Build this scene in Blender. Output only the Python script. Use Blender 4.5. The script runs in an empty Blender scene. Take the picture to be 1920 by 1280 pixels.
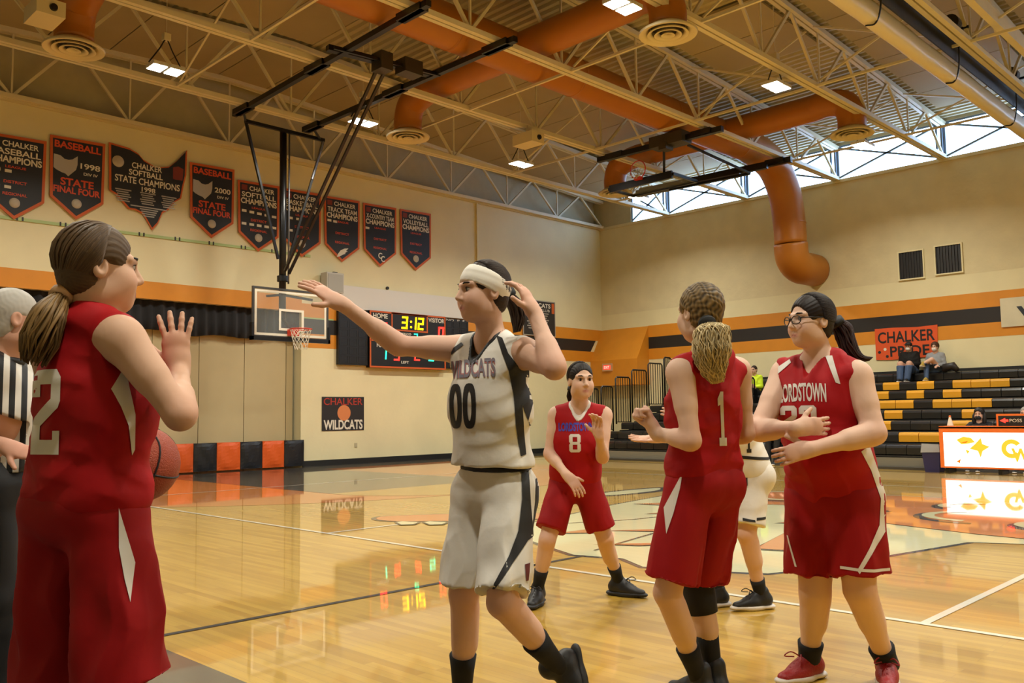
import bpy, bmesh, math, random
import numpy as np
from mathutils import Vector, Matrix
from mathutils.bvhtree import BVHTree

# ---------------------------------------------------------------- camera
SC = bpy.context.scene
COL = SC.collection
CAM_H = 1.19
cd = bpy.data.cameras.new('camera'); cam = bpy.data.objects.new('camera', cd); COL.objects.link(cam)
cd.sensor_width = 36.0; cd.lens = 36.0 * 1645.0 / 1920.0; cd.clip_start = 0.05; cd.clip_end = 200
def _cam():
    yaw, pit, rol = math.radians(45.1), math.radians(4.8), math.radians(-0.8)
    cy, sy, cp, sp = math.cos(yaw), math.sin(yaw), math.cos(pit), math.sin(pit)
    fw = Vector((cp*sy, cp*cy, sp)); rt = Vector((cy, -sy, 0)); up = rt.cross(fw)
    c, s = math.cos(rol), math.sin(rol)
    r2, u2 = c*rt + s*up, -s*rt + c*up
    m = Matrix((r2, u2, -fw)).transposed().to_4x4(); m.translation = (0, 0, CAM_H)
    cam.matrix_world = m
_cam(); SC.camera = cam

# ---------------------------------------------------------------- world, exposure
w = bpy.data.worlds.new('world'); SC.world = w; w.use_nodes = True
w.node_tree.nodes['Background'].inputs[0].default_value = (0.72, 0.84, 1.0, 1)
w.node_tree.nodes['Background'].inputs[1].default_value = 1.0
SC.view_settings.view_transform = 'Standard'; SC.view_settings.look = 'None'
SC.view_settings.exposure = 0.3; SC.view_settings.gamma = 1.0
SC.view_settings.use_curve_mapping = False
SC.cycles.use_denoising = True
SC.cycles.max_bounces = 6; SC.cycles.diffuse_bounces = 3; SC.cycles.glossy_bounces = 3
SC.cycles.use_adaptive_sampling = True; SC.cycles.adaptive_threshold = 0.04
SC.cycles.transmission_bounces = 4; SC.cycles.transparent_max_bounces = 8
SC.cycles.sample_clamp_indirect = 6.0
SC.cycles.caustics_reflective = False; SC.cycles.caustics_refractive = False
LAMP_W = 150.0           # watts of each high-bay lamp
LAMP_COL = (1.0, 0.965, 0.83)
WINDOW_E = 9.0           # glow of the daylight panes
WINDOW_COL = (0.40, 0.64, 1.0)

# ---------------------------------------------------------------- materials
def lin(h):
    if isinstance(h, (tuple, list)): return tuple(h)
    h = h.lstrip('#'); o = []
    for i in (0, 2, 4):
        c = int(h[i:i+2], 16)/255.0
        o.append(c/12.92 if c <= 0.04045 else ((c+0.055)/1.055)**2.4)
    return tuple(o)
MATS = {}
def mat(name, col, rough=0.5, metal=0.0, var=0.0, vscale=5.0, bump=0.0, bscale=40.0, coat=0.0, emit=None, estr=0.0,
        spec=0.5, sss=0.0, alpha=1.0, sheen=0.0, stretch=None, attr=None):
    if name in MATS: return MATS[name]
    m = bpy.data.materials.new(name); m.use_nodes = True; nt = m.node_tree; b = nt.nodes['Principled BSDF']
    c = lin(col)
    b.inputs['Base Color'].default_value = (*c, 1); b.inputs['Roughness'].default_value = rough
    b.inputs['Metallic'].default_value = metal; b.inputs['Coat Weight'].default_value = coat
    b.inputs['Specular IOR Level'].default_value = spec; b.inputs['Alpha'].default_value = alpha
    if sheen: b.inputs['Sheen Weight'].default_value = sheen
    if sss:
        b.inputs['Subsurface Weight'].default_value = sss
        b.inputs['Subsurface Radius'].default_value = (0.012, 0.005, 0.003); b.inputs['Subsurface Scale'].default_value = 1.0
    if emit is not None:
        b.inputs['Emission Color'].default_value = (*lin(emit), 1); b.inputs['Emission Strength'].default_value = estr
    tc = nt.nodes.new('ShaderNodeTexCoord'); vec = tc.outputs['Object']
    if stretch:
        mp = nt.nodes.new('ShaderNodeMapping'); mp.inputs['Scale'].default_value = stretch
        nt.links.new(vec, mp.inputs['Vector']); vec = mp.outputs['Vector']
    src = None
    if var > 0:
        n = nt.nodes.new('ShaderNodeTexNoise'); n.inputs['Scale'].default_value = vscale; n.inputs['Detail'].default_value = 4
        nt.links.new(vec, n.inputs['Vector'])
        r = nt.nodes.new('ShaderNodeMapRange'); r.inputs['From Min'].default_value = 0.25; r.inputs['From Max'].default_value = 0.75
        r.inputs['To Min'].default_value = 1-var; r.inputs['To Max'].default_value = 1+var
        nt.links.new(n.outputs['Fac'], r.inputs['Value'])
        mx = nt.nodes.new('ShaderNodeMix'); mx.data_type = 'RGBA'; mx.blend_type = 'MULTIPLY'; mx.inputs['Factor'].default_value = 1
        mx.inputs['A'].default_value = (*c, 1)
        nt.links.new(r.outputs['Result'], mx.inputs['B']); src = mx.outputs['Result']
    if attr:
        a = nt.nodes.new('ShaderNodeAttribute'); a.attribute_name = attr
        mx = nt.nodes.new('ShaderNodeMix'); mx.data_type = 'RGBA'; mx.blend_type = 'MULTIPLY'; mx.inputs['Factor'].default_value = 1
        if src: nt.links.new(src, mx.inputs['A'])
        else: mx.inputs['A'].default_value = (*c, 1)
        nt.links.new(a.outputs['Color'], mx.inputs['B']); src = mx.outputs['Result']
    if src: nt.links.new(src, b.inputs['Base Color'])
    if bump > 0:
        n = nt.nodes.new('ShaderNodeTexNoise'); n.inputs['Scale'].default_value = bscale; n.inputs['Detail'].default_value = 3
        nt.links.new(vec, n.inputs['Vector'])
        bp = nt.nodes.new('ShaderNodeBump'); bp.inputs['Strength'].default_value = bump; bp.inputs['Distance'].default_value = 0.01
        nt.links.new(n.outputs['Fac'], bp.inputs['Height']); nt.links.new(bp.outputs['Normal'], b.inputs['Normal'])
    MATS[name] = m
    return m

# ---------------------------------------------------------------- mesh helpers
class MB:
    """collects simple solids and links them as one mesh object"""
    def __init__(s): s.v = []; s.f = []; s.m = []
    def add(s, V, F, mi=0):
        o = len(s.v); s.v += [tuple(p) for p in V]; s.f += [tuple(i+o for i in f) for f in F]; s.m += [mi]*len(F); return s
    def box(s, lo, hi, mi=0):
        x0, y0, z0 = lo; x1, y1, z1 = hi
        V = [(x0,y0,z0),(x1,y0,z0),(x1,y1,z0),(x0,y1,z0),(x0,y0,z1),(x1,y0,z1),(x1,y1,z1),(x0,y1,z1)]
        return s.add(V, [(0,3,2,1),(4,5,6,7),(0,1,5,4),(1,2,6,5),(2,3,7,6),(3,0,4,7)], mi)
    def bar(s, a, b, w, h, up=(0,0,1), mi=0):
        a, b = Vector(a), Vector(b); d = (b-a).normalized(); u = Vector(up)
        if abs(d.dot(u)) > 0.98: u = Vector((1,0,0))
        r = d.cross(u).normalized()*w/2; t = r.cross(d).normalized()*h/2
        V = [a-r-t, a+r-t, a+r+t, a-r+t, b-r-t, b+r-t, b+r+t, b-r+t]
        return s.add(V, [(0,1,2,3),(7,6,5,4),(0,4,5,1),(1,5,6,2),(2,6,7,3),(3,7,4,0)], mi)
    def tube(s, pts, rad, n=8, mi=0, closed=False, cap=True):
        P = [Vector(p) for p in pts]; k = len(P); R = rad if isinstance(rad, (list, tuple)) else [rad]*k
        prev = None; rings = []
        for i in range(k):
            if closed: d = P[(i+1) % k]-P[i-1]
            else: d = P[min(i+1, k-1)]-P[max(i-1, 0)]
            d = d.normalized() if d.length > 1e-9 else Vector((0,0,1))
            if prev is None:
                u = Vector((0,0,1)) if abs(d.z) < 0.9 else Vector((1,0,0)); prev = (u-d*u.dot(d)).normalized()
            else:
                prev = (prev-d*prev.dot(d)); prev = prev.normalized() if prev.length > 1e-6 else d.orthogonal().normalized()
            q = d.cross(prev)
            rings.append([P[i]+(prev*math.cos(2*math.pi*j/n)+q*math.sin(2*math.pi*j/n))*R[i] for j in range(n)])
        V = [p for r in rings for p in r]; F = []
        for i in range(k if closed else k-1):
            for j in range(n):
                a, b = i*n+j, i*n+(j+1) % n; c, d_ = ((i+1) % k)*n+(j+1) % n, ((i+1) % k)*n+j
                F.append((a, b, c, d_))
        if cap and not closed: F += [tuple(range(n-1, -1, -1)), tuple((k-1)*n+j for j in range(n))]
        return s.add(V, F, mi)
    def lathe(s, prof, c=(0,0,0), n=24, mi=0, axis='z'):
        V = []; F = []
        for r, z in prof:
            for j in range(n):
                a = 2*math.pi*j/n; p = (r*math.cos(a), r*math.sin(a), z)
                if axis == 'x': p = (p[2], p[0], p[1])
                if axis == 'y': p = (p[1], p[2], p[0])
                V.append((p[0]+c[0], p[1]+c[1], p[2]+c[2]))
        for i in range(len(prof)-1):
            for j in range(n): F.append((i*n+j, i*n+(j+1) % n, (i+1)*n+(j+1) % n, (i+1)*n+j))
        return s.add(V, F, mi)
    def build(s, name, m, parent=None, smooth=False, loc=None):
        me = bpy.data.meshes.new(name)
        V = s.v
        o = bpy.data.objects.new(name, me)
        if loc is not None:
            V = [(x-loc[0], y-loc[1], z-loc[2]) for x, y, z in V]; o.location = loc
        me.from_pydata([tuple(v) for v in V], [], s.f)
        for mm in (m if isinstance(m, (list, tuple)) else [m]): me.materials.append(mm)
        if any(s.m): me.polygons.foreach_set('material_index', s.m)
        if smooth: me.polygons.foreach_set('use_smooth', [True]*len(me.polygons))
        me.update()
        bm = bmesh.new(); bm.from_mesh(me); bmesh.ops.recalc_face_normals(bm, faces=bm.faces); bm.to_mesh(me); bm.free()
        COL.objects.link(o)
        if parent is not None: setpar(o, parent)
        return o
def setpar(o, p):
    o.parent = p; bpy_m = Matrix.LocRotScale(p.location, p.rotation_euler, p.scale)
    q = p
    while q.parent is not None:
        q = q.parent; bpy_m = Matrix.LocRotScale(q.location, q.rotation_euler, q.scale) @ bpy_m
    o.matrix_parent_inverse = bpy_m.inverted()
def tag(o, label=None, cat=None, group=None, kind=None):
    if label: o['label'] = label
    if cat: o['category'] = cat
    if group: o['group'] = group
    if kind: o['kind'] = kind
    return o
def empty(name, loc=(0,0,0)):
    o = bpy.data.objects.new(name, None); o.location = loc; o.empty_display_size = 0.1; COL.objects.link(o); return o
def struct(name, mb, m, **k):
    o = mb.build(name, m, **k); o['kind'] = 'structure'; return o
def linkcopy(o, parent=None, loc=None, m=None):
    c = o.copy(); COL.objects.link(c)
    if loc is not None: c.location = loc
    if parent is not None: setpar(c, parent)
    if m is not None:
        c.material_slots[0].link = 'OBJECT'; c.material_slots[0].material = m
    return c
def catmull(P, n=8, closed=False):
    P = [Vector(p) for p in P]; out = []; k = len(P)
    for i in range(k if closed else k-1):
        p0, p1 = P[i-1] if (i > 0 or closed) else P[0]*2-P[1], P[i]
        p2 = P[(i+1) % k]; p3 = P[(i+2) % k] if (i+2 < k or closed) else p2*2-p1
        for j in range(n):
            t = j/n
            out.append(0.5*((2*p1)+(p2-p0)*t+(2*p0-5*p1+4*p2-p3)*t*t+(3*p1-p0-3*p2+p3)*t**3))
    if not closed: out.append(P[-1])
    return out
def arc(c, r, a0, a1, n): return [(c[0]+r*math.cos(a0+(a1-a0)*i/n), c[1]+r*math.sin(a0+(a1-a0)*i/n)) for i in range(n+1)]

# polygons in a plane: origin O, axes U (right) and V (up), thickness towards the viewer side N = U x V
def plate(name, poly, O, U, V, m, parent=None, t=0.01, base=0.0, holes=(), cells=0):
    O, U, V = Vector(O), Vector(U).normalized(), Vector(V).normalized(); N = U.cross(V)
    bm = bmesh.new()
    def loop(P):
        vs = [bm.verts.new((x, y, 0)) for x, y in P]
        return [bm.edges.new((vs[i], vs[(i+1) % len(vs)])) for i in range(len(vs))]
    ed = loop(poly)
    for h in holes: ed += loop(h)
    bmesh.ops.triangle_fill(bm, edges=ed, use_beauty=True)
    if t > 0:
        r = bmesh.ops.extrude_face_region(bm, geom=list(bm.faces))
        for e in r['geom']:
            if isinstance(e, bmesh.types.BMVert): e.co.z += t
    for v in bm.verts:
        x, y, z = v.co; v.co = O+U*x+V*y+N*(z+base)
    bmesh.ops.recalc_face_normals(bm, faces=bm.faces)
    me = bpy.data.meshes.new(name); bm.to_mesh(me); bm.free(); me.materials.append(m)
    o = bpy.data.objects.new(name, me); COL.objects.link(o)
    if parent is not None: setpar(o, parent)
    return o
def rect(x0, y0, x1, y1): return [(x0,y0),(x1,y0),(x1,y1),(x0,y1)]
def circ(cx, cy, r, n=20, ry=None): return [(cx+r*math.cos(2*math.pi*i/n), cy+(ry or r)*math.sin(2*math.pi*i/n)) for i in range(n)]

TEXT_CACHE = {}
def text_tris(body, bold=0.0):
    """lettering outline as 2D triangles, scaled to unit height, left bottom at the origin"""
    key = (body, bold)
    if key in TEXT_CACHE: return TEXT_CACHE[key]
    cu = bpy.data.curves.new('lettering', 'FONT'); cu.body = body; cu.size = 1.0; cu.resolution_u = 4; cu.offset = bold
    ob = bpy.data.objects.new('lettering', cu); COL.objects.link(ob)
    me = bpy.data.meshes.new_from_object(ob)
    V = np.array([v.co[:2] for v in me.vertices]); F = [tuple(p.vertices) for p in me.polygons]
    bpy.data.objects.remove(ob); bpy.data.curves.remove(cu); bpy.data.meshes.remove(me)
    lo, hi = V.min(0), V.max(0); V = (V-lo)/(hi[1]-lo[1]); wdt = (hi[0]-lo[0])/(hi[1]-lo[1])
    TEXT_CACHE[key] = (V, F, wdt); return TEXT_CACHE[key]
def lettering(name, body, cx, cy, w_, h_, O, U, V, m, parent=None, base=0.004, bold=0.0, slope=0.0, arch=0.0):
    P, F, wd = text_tris(body, bold)
    O, U, V = Vector(O), Vector(U).normalized(), Vector(V).normalized(); N = U.cross(V)
    mb = MB(); vs = []
    for x, y in P:
        xx = (x/wd-0.5)*w_; yy = (y-0.5)*h_ + arch*(1-(2*xx/w_)**2)
        vs.append(O+U*(cx+xx)+V*(cy+yy+slope*xx)+N*base)
    mb.add(vs, F)
    o = mb.build(name, m, parent)
    return o
def lampdata(name, e, sx, sy, col):
    l = bpy.data.lights.new(name, 'AREA'); l.shape = 'RECTANGLE'; l.size = sx; l.size_y = sy; l.energy = e; l.color = col; l.spread = math.radians(150)
    return l
# ================================================================ ROOM
WX, WY, X0, Y0 = 23.45, 19.0, -4.2, -9.5       # right wall, stage wall, near side wall, back wall
TOPZ = 7.55
def deckz(x): return 9.29 - 0.05*abs(x-9.65)

M_CREAM = mat('cream_block_paint', '#ddd3aa', 0.6, var=0.05, vscale=1.2, bump=0.25, bscale=9)
M_CREAM2 = mat('cream_rough_block', '#d3c7a0', 0.7, var=0.06, vscale=2.0, bump=0.9, bscale=7)
M_ORANGE = mat('orange_wall_paint', '#d28822', 0.5, var=0.05, vscale=3)
M_BLACKP = mat('black_wall_paint', '#211d1c', 0.5)
M_TRUSS = mat('cream_steel', '#d8cdae', 0.45, var=0.04)
M_DECK = mat('cream_deck', '#b3a888', 0.6, var=0.05)
M_PANEL = mat('acoustic_tan', '#a99a76', 0.8, var=0.05, vscale=1.0)
M_BLACKM = mat('black_steel', '#0c0c0e', 0.35)
M_DUCT = mat('orange_duct', '#ad6a1a', 0.45, var=0.03)
M_BASE = mat('black_rubber', '#151413', 0.5)

def floor_mat():
    m = bpy.data.materials.new('maple_floor'); m.use_nodes = True; nt = m.node_tree; b = nt.nodes['Principled BSDF']
    tc = nt.nodes.new('ShaderNodeTexCoord'); sp = nt.nodes.new('ShaderNodeSeparateXYZ'); cb = nt.nodes.new('ShaderNodeCombineXYZ')
    nt.links.new(tc.outputs['Object'], sp.inputs[0]); nt.links.new(sp.outputs['Y'], cb.inputs['X']); nt.links.new(sp.outputs['X'], cb.inputs['Y'])
    br = nt.nodes.new('ShaderNodeTexBrick'); br.inputs['Scale'].default_value = 1.0; br.inputs['Brick Width'].default_value = 0.9
    br.inputs['Row Height'].default_value = 0.057; br.inputs['Mortar Size'].default_value = 0.0012; br.offset = 0.37
    br.inputs['Color1'].default_value = (*lin('#c59d3c'), 1); br.inputs['Color2'].default_value = (*lin('#aa7f22'), 1)
    br.inputs['Mortar'].default_value = (*lin('#a97f3c'), 1); br.inputs['Bias'].default_value = -0.25
    nt.links.new(cb.outputs[0], br.inputs['Vector'])
    mp = nt.nodes.new('ShaderNodeMapping'); mp.inputs['Scale'].default_value = (14, 0.8, 1); nt.links.new(tc.outputs['Object'], mp.inputs['Vector'])
    n = nt.nodes.new('ShaderNodeTexNoise'); n.inputs['Scale'].default_value = 1.5; n.inputs['Detail'].default_value = 5; nt.links.new(mp.outputs[0], n.inputs['Vector'])
    r = nt.nodes.new('ShaderNodeMapRange'); r.inputs['From Min'].default_value = 0.3; r.inputs['From Max'].default_value = 0.7
    r.inputs['To Min'].default_value = 0.9; r.inputs['To Max'].default_value = 1.08; nt.links.new(n.outputs['Fac'], r.inputs['Value'])
    mx = nt.nodes.new('ShaderNodeMix'); mx.data_type = 'RGBA'; mx.blend_type = 'MULTIPLY'; mx.inputs['Factor'].default_value = 1
    nt.links.new(br.outputs['Color'], mx.inputs['A']); nt.links.new(r.outputs['Result'], mx.inputs['B']); nt.links.new(mx.outputs['Result'], b.inputs['Base Color'])
    b.inputs['Roughness'].default_value = 0.4; b.inputs['Coat Weight'].default_value = 1.0; b.inputs['Coat Roughness'].default_value = 0.035
    return m
M_FLOOR = floor_mat()
def paint(name, col): 
    m = mat('floor_paint_'+name, col, 0.4, coat=1.0, var=0.05, vscale=2.0, stretch=(14, 0.8, 1)); m.node_tree.nodes['Principled BSDF'].inputs['Coat Roughness'].default_value = 0.035; return m

floor = struct('floor', MB().box((X0-.3, Y0-.3, -0.2), (WX+.3, WY+1.6, 0)), M_FLOOR)
UX, UY, UZ = (1,0,0), (0,1,0), (0,0,1)
_lev = [0]
def fpaint(name, poly, m, lev=1):
    return plate(name, poly, (0,0,0), UX, UY, m, floor, t=0, base=0.0015*lev)
P_GRAY, P_OR, P_WHITE, P_DARK = paint('grey', '#4b443a'), paint('orange', '#d07a2c'), paint('white', '#e2dccb'), paint('dark', '#2c2622')
P_CREAM, P_WOOD = paint('cream', '#dcd7a8'), M_FLOOR
CX, CY, SLX = 9.65, 4.90, 2.03
FX = 2*CX-SLX
fpaint('sideline_border', rect(X0, Y0, SLX, 17.68), P_GRAY)
fpaint('baseline_border', rect(X0, 17.68, WX, WY), P_GRAY)
def arcband(cx, cy, r, a0, a1, w_, n=40):
    return arc((cx,cy), r+w_/2, a0, a1, n) + arc((cx,cy), r-w_/2, a1, a0, n)
BX, BY = CX, 16.08
a = math.asin((17.68-BY)/6.02)
fpaint('three_point_area', arc((BX,BY), 6.02, -math.pi-a, a, 48), P_OR, 1)
fpaint('key_circle', arc((BX,11.85), 1.83, math.pi, 2*math.pi, 24), P_WOOD, 2)
fpaint('lane_paint', rect(BX-1.83, 11.85, BX+1.83, 17.68), P_GRAY, 2)
# centre emblem: cream field with dark outline and orange wedges
EMB = [(6.9,6.75),(6.15,6.0),(5.72,5.0),(5.83,4.55),(5.62,4.2),(5.78,3.75),(5.98,3.33),(6.26,3.22),(8.5,2.76),(8.72,2.3),(8.9,1.6),(10.6,1.4),(11.9,2.4),(12.6,4.2),(12.4,6.3),(11.2,7.6),(9.2,7.3),(8.0,7.0)]
def grow(poly, d):
    c = np.mean(np.array(poly), 0); return [tuple(np.array(p)+(np.array(p)-c)/np.linalg.norm(np.array(p)-c)*d) for p in poly]
fpaint('emblem_outline', grow(EMB, 0.055), P_DARK, 1)
fpaint('emblem_field', EMB, P_CREAM, 2)
ORG = [(9.35,3.75),(9.1,2.9),(8.95,1.95),(10.4,1.5),(11.8,2.5),(12.5,4.2),(12.3,6.2),(11.2,7.4),(10.3,7.3),(10.7,6.6),(10.35,5.8),(10.6,5.0),(9.7,4.4)]
fpaint('emblem_outline', grow(ORG, 0.045), P_DARK, 3)
fpaint('emblem_patch', ORG, P_OR, 4)
for i, tri in enumerate([[(6.96,3.99),(8.05,4.28),(7.05,3.72)], [(6.3,5.2),(7.05,4.5),(6.5,4.85)], [(7.1,5.7),(8.0,5.0),(7.5,5.05)], [(8.55,6.3),(9.6,6.1),(9.1,5.75)], [(9.4,7.1),(10.1,6.7),(9.5,6.6)], [(6.6,6.0),(7.3,5.9),(6.95,5.65)], [(8.7,4.7),(9.35,4.5),(9.0,4.25)]]):
    fpaint('emblem_outline', grow(tri, 0.05), P_DARK, 5); fpaint('emblem_wedge', tri, P_OR, 6)
for i, (c0, r0, a0, a1) in enumerate([((10.4,3.3),0.55,0.3,3.4),((10.9,4.7),0.6,1.0,4.0),((11.3,6.0),0.5,2.0,5.2),((11.5,3.6),0.45,0.0,2.6),((10.05,2.4),0.4,0.8,4.2)]):
    fpaint('emblem_stroke', arcband(c0[0], c0[1], r0, a0, a1, 0.11, 14), P_DARK, 5)
    fpaint('emblem_curl', arcband(c0[0]+.12, c0[1]+.02, r0*0.86, a0+.2, a1-.2, 0.13, 14), P_CREAM, 6)
for pts in ([(6.0,5.0),(7.2,5.25),(8.6,5.0)], [(5.9,4.0),(6.9,4.4),(7.9,4.55)], [(7.0,6.6),(8.0,6.1),(9.3,5.9)]):
    for p, q in zip(pts, pts[1:]):
        d = np.array(q)-np.array(p); nrm = np.array([-d[1], d[0]])/np.linalg.norm(d)*0.014
        fpaint('emblem_stroke', [tuple(np.array(p)-nrm), tuple(np.array(q)-nrm), tuple(np.array(q)+nrm), tuple(np.array(p)+nrm)], P_DARK, 5)
# oval tail left of the emblem and the paw by the attack line
fpaint('emblem_outline', [tuple(v[:2]) for v in catmull([(9.9,8.5,0),(10.7,8.62,0),(11.7,8.45,0),(11.9,8.1,0),(11.0,7.95,0),(10.1,8.1,0)], 6, True)], P_DARK, 1)
fpaint('emblem_field', [tuple(v[:2]) for v in catmull([(10.1,8.42,0),(10.8,8.5,0),(11.6,8.35,0),(11.2,8.1,0),(10.3,8.15,0)], 6, True)], P_CREAM, 2)
PAW = [tuple(v[:2]) for v in catmull([(6.2,8.42,0),(6.42,8.62,0),(6.9,8.35,0),(7.6,7.7,0),(7.9,7.2,0),(7.4,7.0,0),(6.9,7.35,0),(6.55,7.75,0),(6.25,8.1,0)], 6, True)]
fpaint('paw_outline', grow(PAW, 0.06), P_DARK, 2); fpaint('paw_patch', PAW, P_OR, 3)
for i in range(4):
    bx, by = 6.16+0.2*i, 8.02-0.25*i
    claw = [(bx,by),(bx+.1,by+.02),(bx+.16,by-.2),(bx+.0,by-.3),(bx-.1,by-.22)]
    fpaint('paw_outline', grow(claw, 0.035), P_DARK, 4); fpaint('paw_claw', claw, P_CREAM, 5)
# court lines
fpaint('halfcourt_line', rect(SLX, CY-.025, 5.75, CY+.025), P_DARK, 2)
fpaint('volleyball_sideline', rect(5.12, -3.9, 5.17, CY+9), P_WHITE, 2)
fpaint('volleyball_sideline', rect(14.1, -3.9, 14.15, CY+9), P_WHITE, 2)
fpaint('volleyball_endline', rect(5.12, CY+8.95, 14.15, CY+9), P_WHITE, 3)
fpaint('attack_line', rect(5.17, CY+2.95, 6.2, CY+3.0), P_WHITE, 2)
fpaint('attack_line', rect(5.17, CY-3.0, 9.0, CY-2.95), P_WHITE, 2)
fpaint('far_sideline', rect(FX, -8, FX+.05, 17.68), P_DARK, 2)

# ---- stage wall (the wall behind the basket)
SX1 = 11.67      # right edge of the stage opening
wf = MB(); wf.box((SX1, WY, 0), (WX+.3, WY+.3, TOPZ)); wf.box((X0-.3, WY, 3.83), (SX1, WY+.3, TOPZ)); wf.box((X0-.3, WY+1.6, 0), (SX1+.3, WY+1.75, 7.5)); wf.box((SX1, WY+.3, 0), (SX1+.3, WY+1.6, 7.5))
wall_front = struct('wall_front', wf, M_CREAM)
def fwall(name, poly, m, t=0.004): return plate(name, poly, (0, WY, 0), UX, UZ, m, wall_front, t=t)
fwall('orange_band', rect(X0, 3.83, SX1, 4.21), M_ORANGE)
fwall('orange_stripe', rect(SX1, 3.67, WX, 4.04), M_ORANGE)
fwall('black_stripe', [(SX1,3.29),(22.82,3.29),(23.1,3.67),(SX1,3.67)], M_BLACKP)
fwall('orange_stripe', rect(SX1, 2.94, 23.0, 3.29), M_ORANGE)
fwall('green_edge', rect(SX1, 3.665, 12.6, 3.70), mat('green_line', '#9fb877', 0.5), 0.006)
fwall('stage_jamb', rect(SX1-.02, 0, SX1+.0, 3.83), M_CREAM, 0.02)
struct('baseboard_front', MB().box((SX1+.05, WY-.03, 0), (22.8, WY, 0.14)), M_BASE)
# top ledge of the stage wall
struct('trim_1', MB().box((X0, WY-.06, TOPZ-.02), (WX, WY+.3, TOPZ+.05)), M_CREAM2)
# gable infill above the ledge
gm = MB(); xs = [X0-.3, 9.65, WX+.3]
gm.add([(xs[0],WY+.25,TOPZ),(xs[2],WY+.25,TOPZ),(xs[2],WY+.25,deckz(xs[2])+.1),(xs[1],WY+.25,deckz(xs[1])+.1),(xs[0],WY+.25,deckz(xs[0])+.1)], [(0,1,2,3,4)])
struct('wall_gable', gm, M_DECK)

# ---- right wall with clerestory
wall_right = struct('wall_right', MB().box((WX, Y0, 0), (WX+.3, WY+.3, TOPZ-.05)), M_CREAM)
def rwall(name, y0, y1, z0, z1, m, t=0.004): return plate(name, rect(-y1, z0, -y0, z1), (WX, 0, 0), (0,-1,0), UZ, m, wall_right, t=t)
rwall('rough_block_field', Y0, WY, 4.55, TOPZ-.05, M_CREAM2, 0.003)
rwall('orange_stripe', Y0, 17.05, 3.67, 4.05, M_ORANGE)
rwall('black_stripe', Y0, 17.05, 3.29, 3.67, M_BLACKP)
rwall('orange_stripe', Y0, 17.05, 2.94, 3.29, M_ORANGE)
struct('trim_2', MB().box((WX-.05, Y0, TOPZ-.05), (WX+.3, WY, TOPZ+.04)), M_CREAM2)
M_PANE = mat('daylit_pane', '#dfeaf5', 0.4, emit=WINDOW_COL, estr=WINDOW_E)
M_MULL = mat('grey_mullion', '#6f7a88', 0.5)
JY = [18.9, 16.15, 13.3, 10.48, 7.66, 4.84, 2.02, -0.8, -3.62, -6.44]
ed = [17.64]+JY[1:]
for i in range(len(ed)-1):
    y1, y0 = ed[i], ed[i+1]; zt = 8.54
    wn = struct('window_%d' % (i+1), MB().box((WX+.02, y0, TOPZ+.04), (WX+.08, y0+.06, zt)).box((WX+.02, y1-.06, TOPZ+.04), (WX+.08, y1, zt)).box((WX+.02, y0, zt-.05), (WX+.08, y1, zt)), M_MULL)
    n = 3 if y1-y0 > 2 else 2; wd = (y1-y0-.12)/n
    for k in range(n):
        MB().box((WX+.04, y0+.06+k*wd+.008, TOPZ+.04), (WX+.06, y0+.06+(k+1)*wd-.008, zt-.05)).build('pane', M_PANE, wn)
    for za, zb in ((TOPZ+.08, zt-.08), (zt-.08, TOPZ+.08)): MB().bar((WX-.04, y0+.1, za), (WX-.04, y1-.1, zb), .05, .05).build('brace_rod', M_MULL, wn)
    for yy in (y0+.02, y0+.14): MB().bar((WX-.03, yy, TOPZ+.04), (WX-.03, yy, zt), .05, .05).build('post', M_MULL, wn)
struct('trim_3', MB().box((WX+.0, Y0, 8.54), (WX+.3, WY+.3, 8.75)).box((WX+.0, 17.64, TOPZ), (WX+.3, WY+.3, 8.5)), M_DECK)
# orange bulkhead over the corner doorway
bk = MB(); ya, yb = 17.05, WY
pr = [(WX,4.04),(22.8,2.96),(22.8,2.12),(WX,2.12)]
bk.add([(x,ya,z) for x,z in pr]+[(x,yb,z) for x,z in pr], [(0,1,2,3),(7,6,5,4),(0,4,5,1),(1,5,6,2),(2,6,7,3)])
struct('wall_bulkhead', bk, M_ORANGE)

# ---- near side wall, back wall (behind the photographer) and roof deck
struct('wall_left', MB().box((X0-.3, Y0, 0), (X0, WY, 9)), M_CREAM)
struct('wall_back', MB().box((X0-.3, Y0-.3, 0), (WX+.3, Y0, 9)), M_CREAM)
dm = MB(); V = []; F = []; x = X0-.3; per = 0.2; prof = []
while x < WX+.3:
    for dx, dz in ((0,0),(0.07,0),(0.1,0.055),(0.17,0.055)): prof.append((x+dx, deckz(x+dx)+dz))
    x += per
for px_, pz in prof: V += [(px_, Y0-.3, pz), (px_, WY+.3, pz)]
F = [(2*i, 2*i+2, 2*i+3, 2*i+1) for i in range(len(prof)-1)]
top = len(V); V += [(X0-.3, Y0-.3, 9.8), (X0-.3, WY+.3, 9.8), (WX+.3, WY+.3, 9.8), (WX+.3, Y0-.3, 9.8)]
F += [(top, top+1, top+2, top+3)]
ceiling = struct('ceiling', dm.add(V, F), M_DECK)
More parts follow.
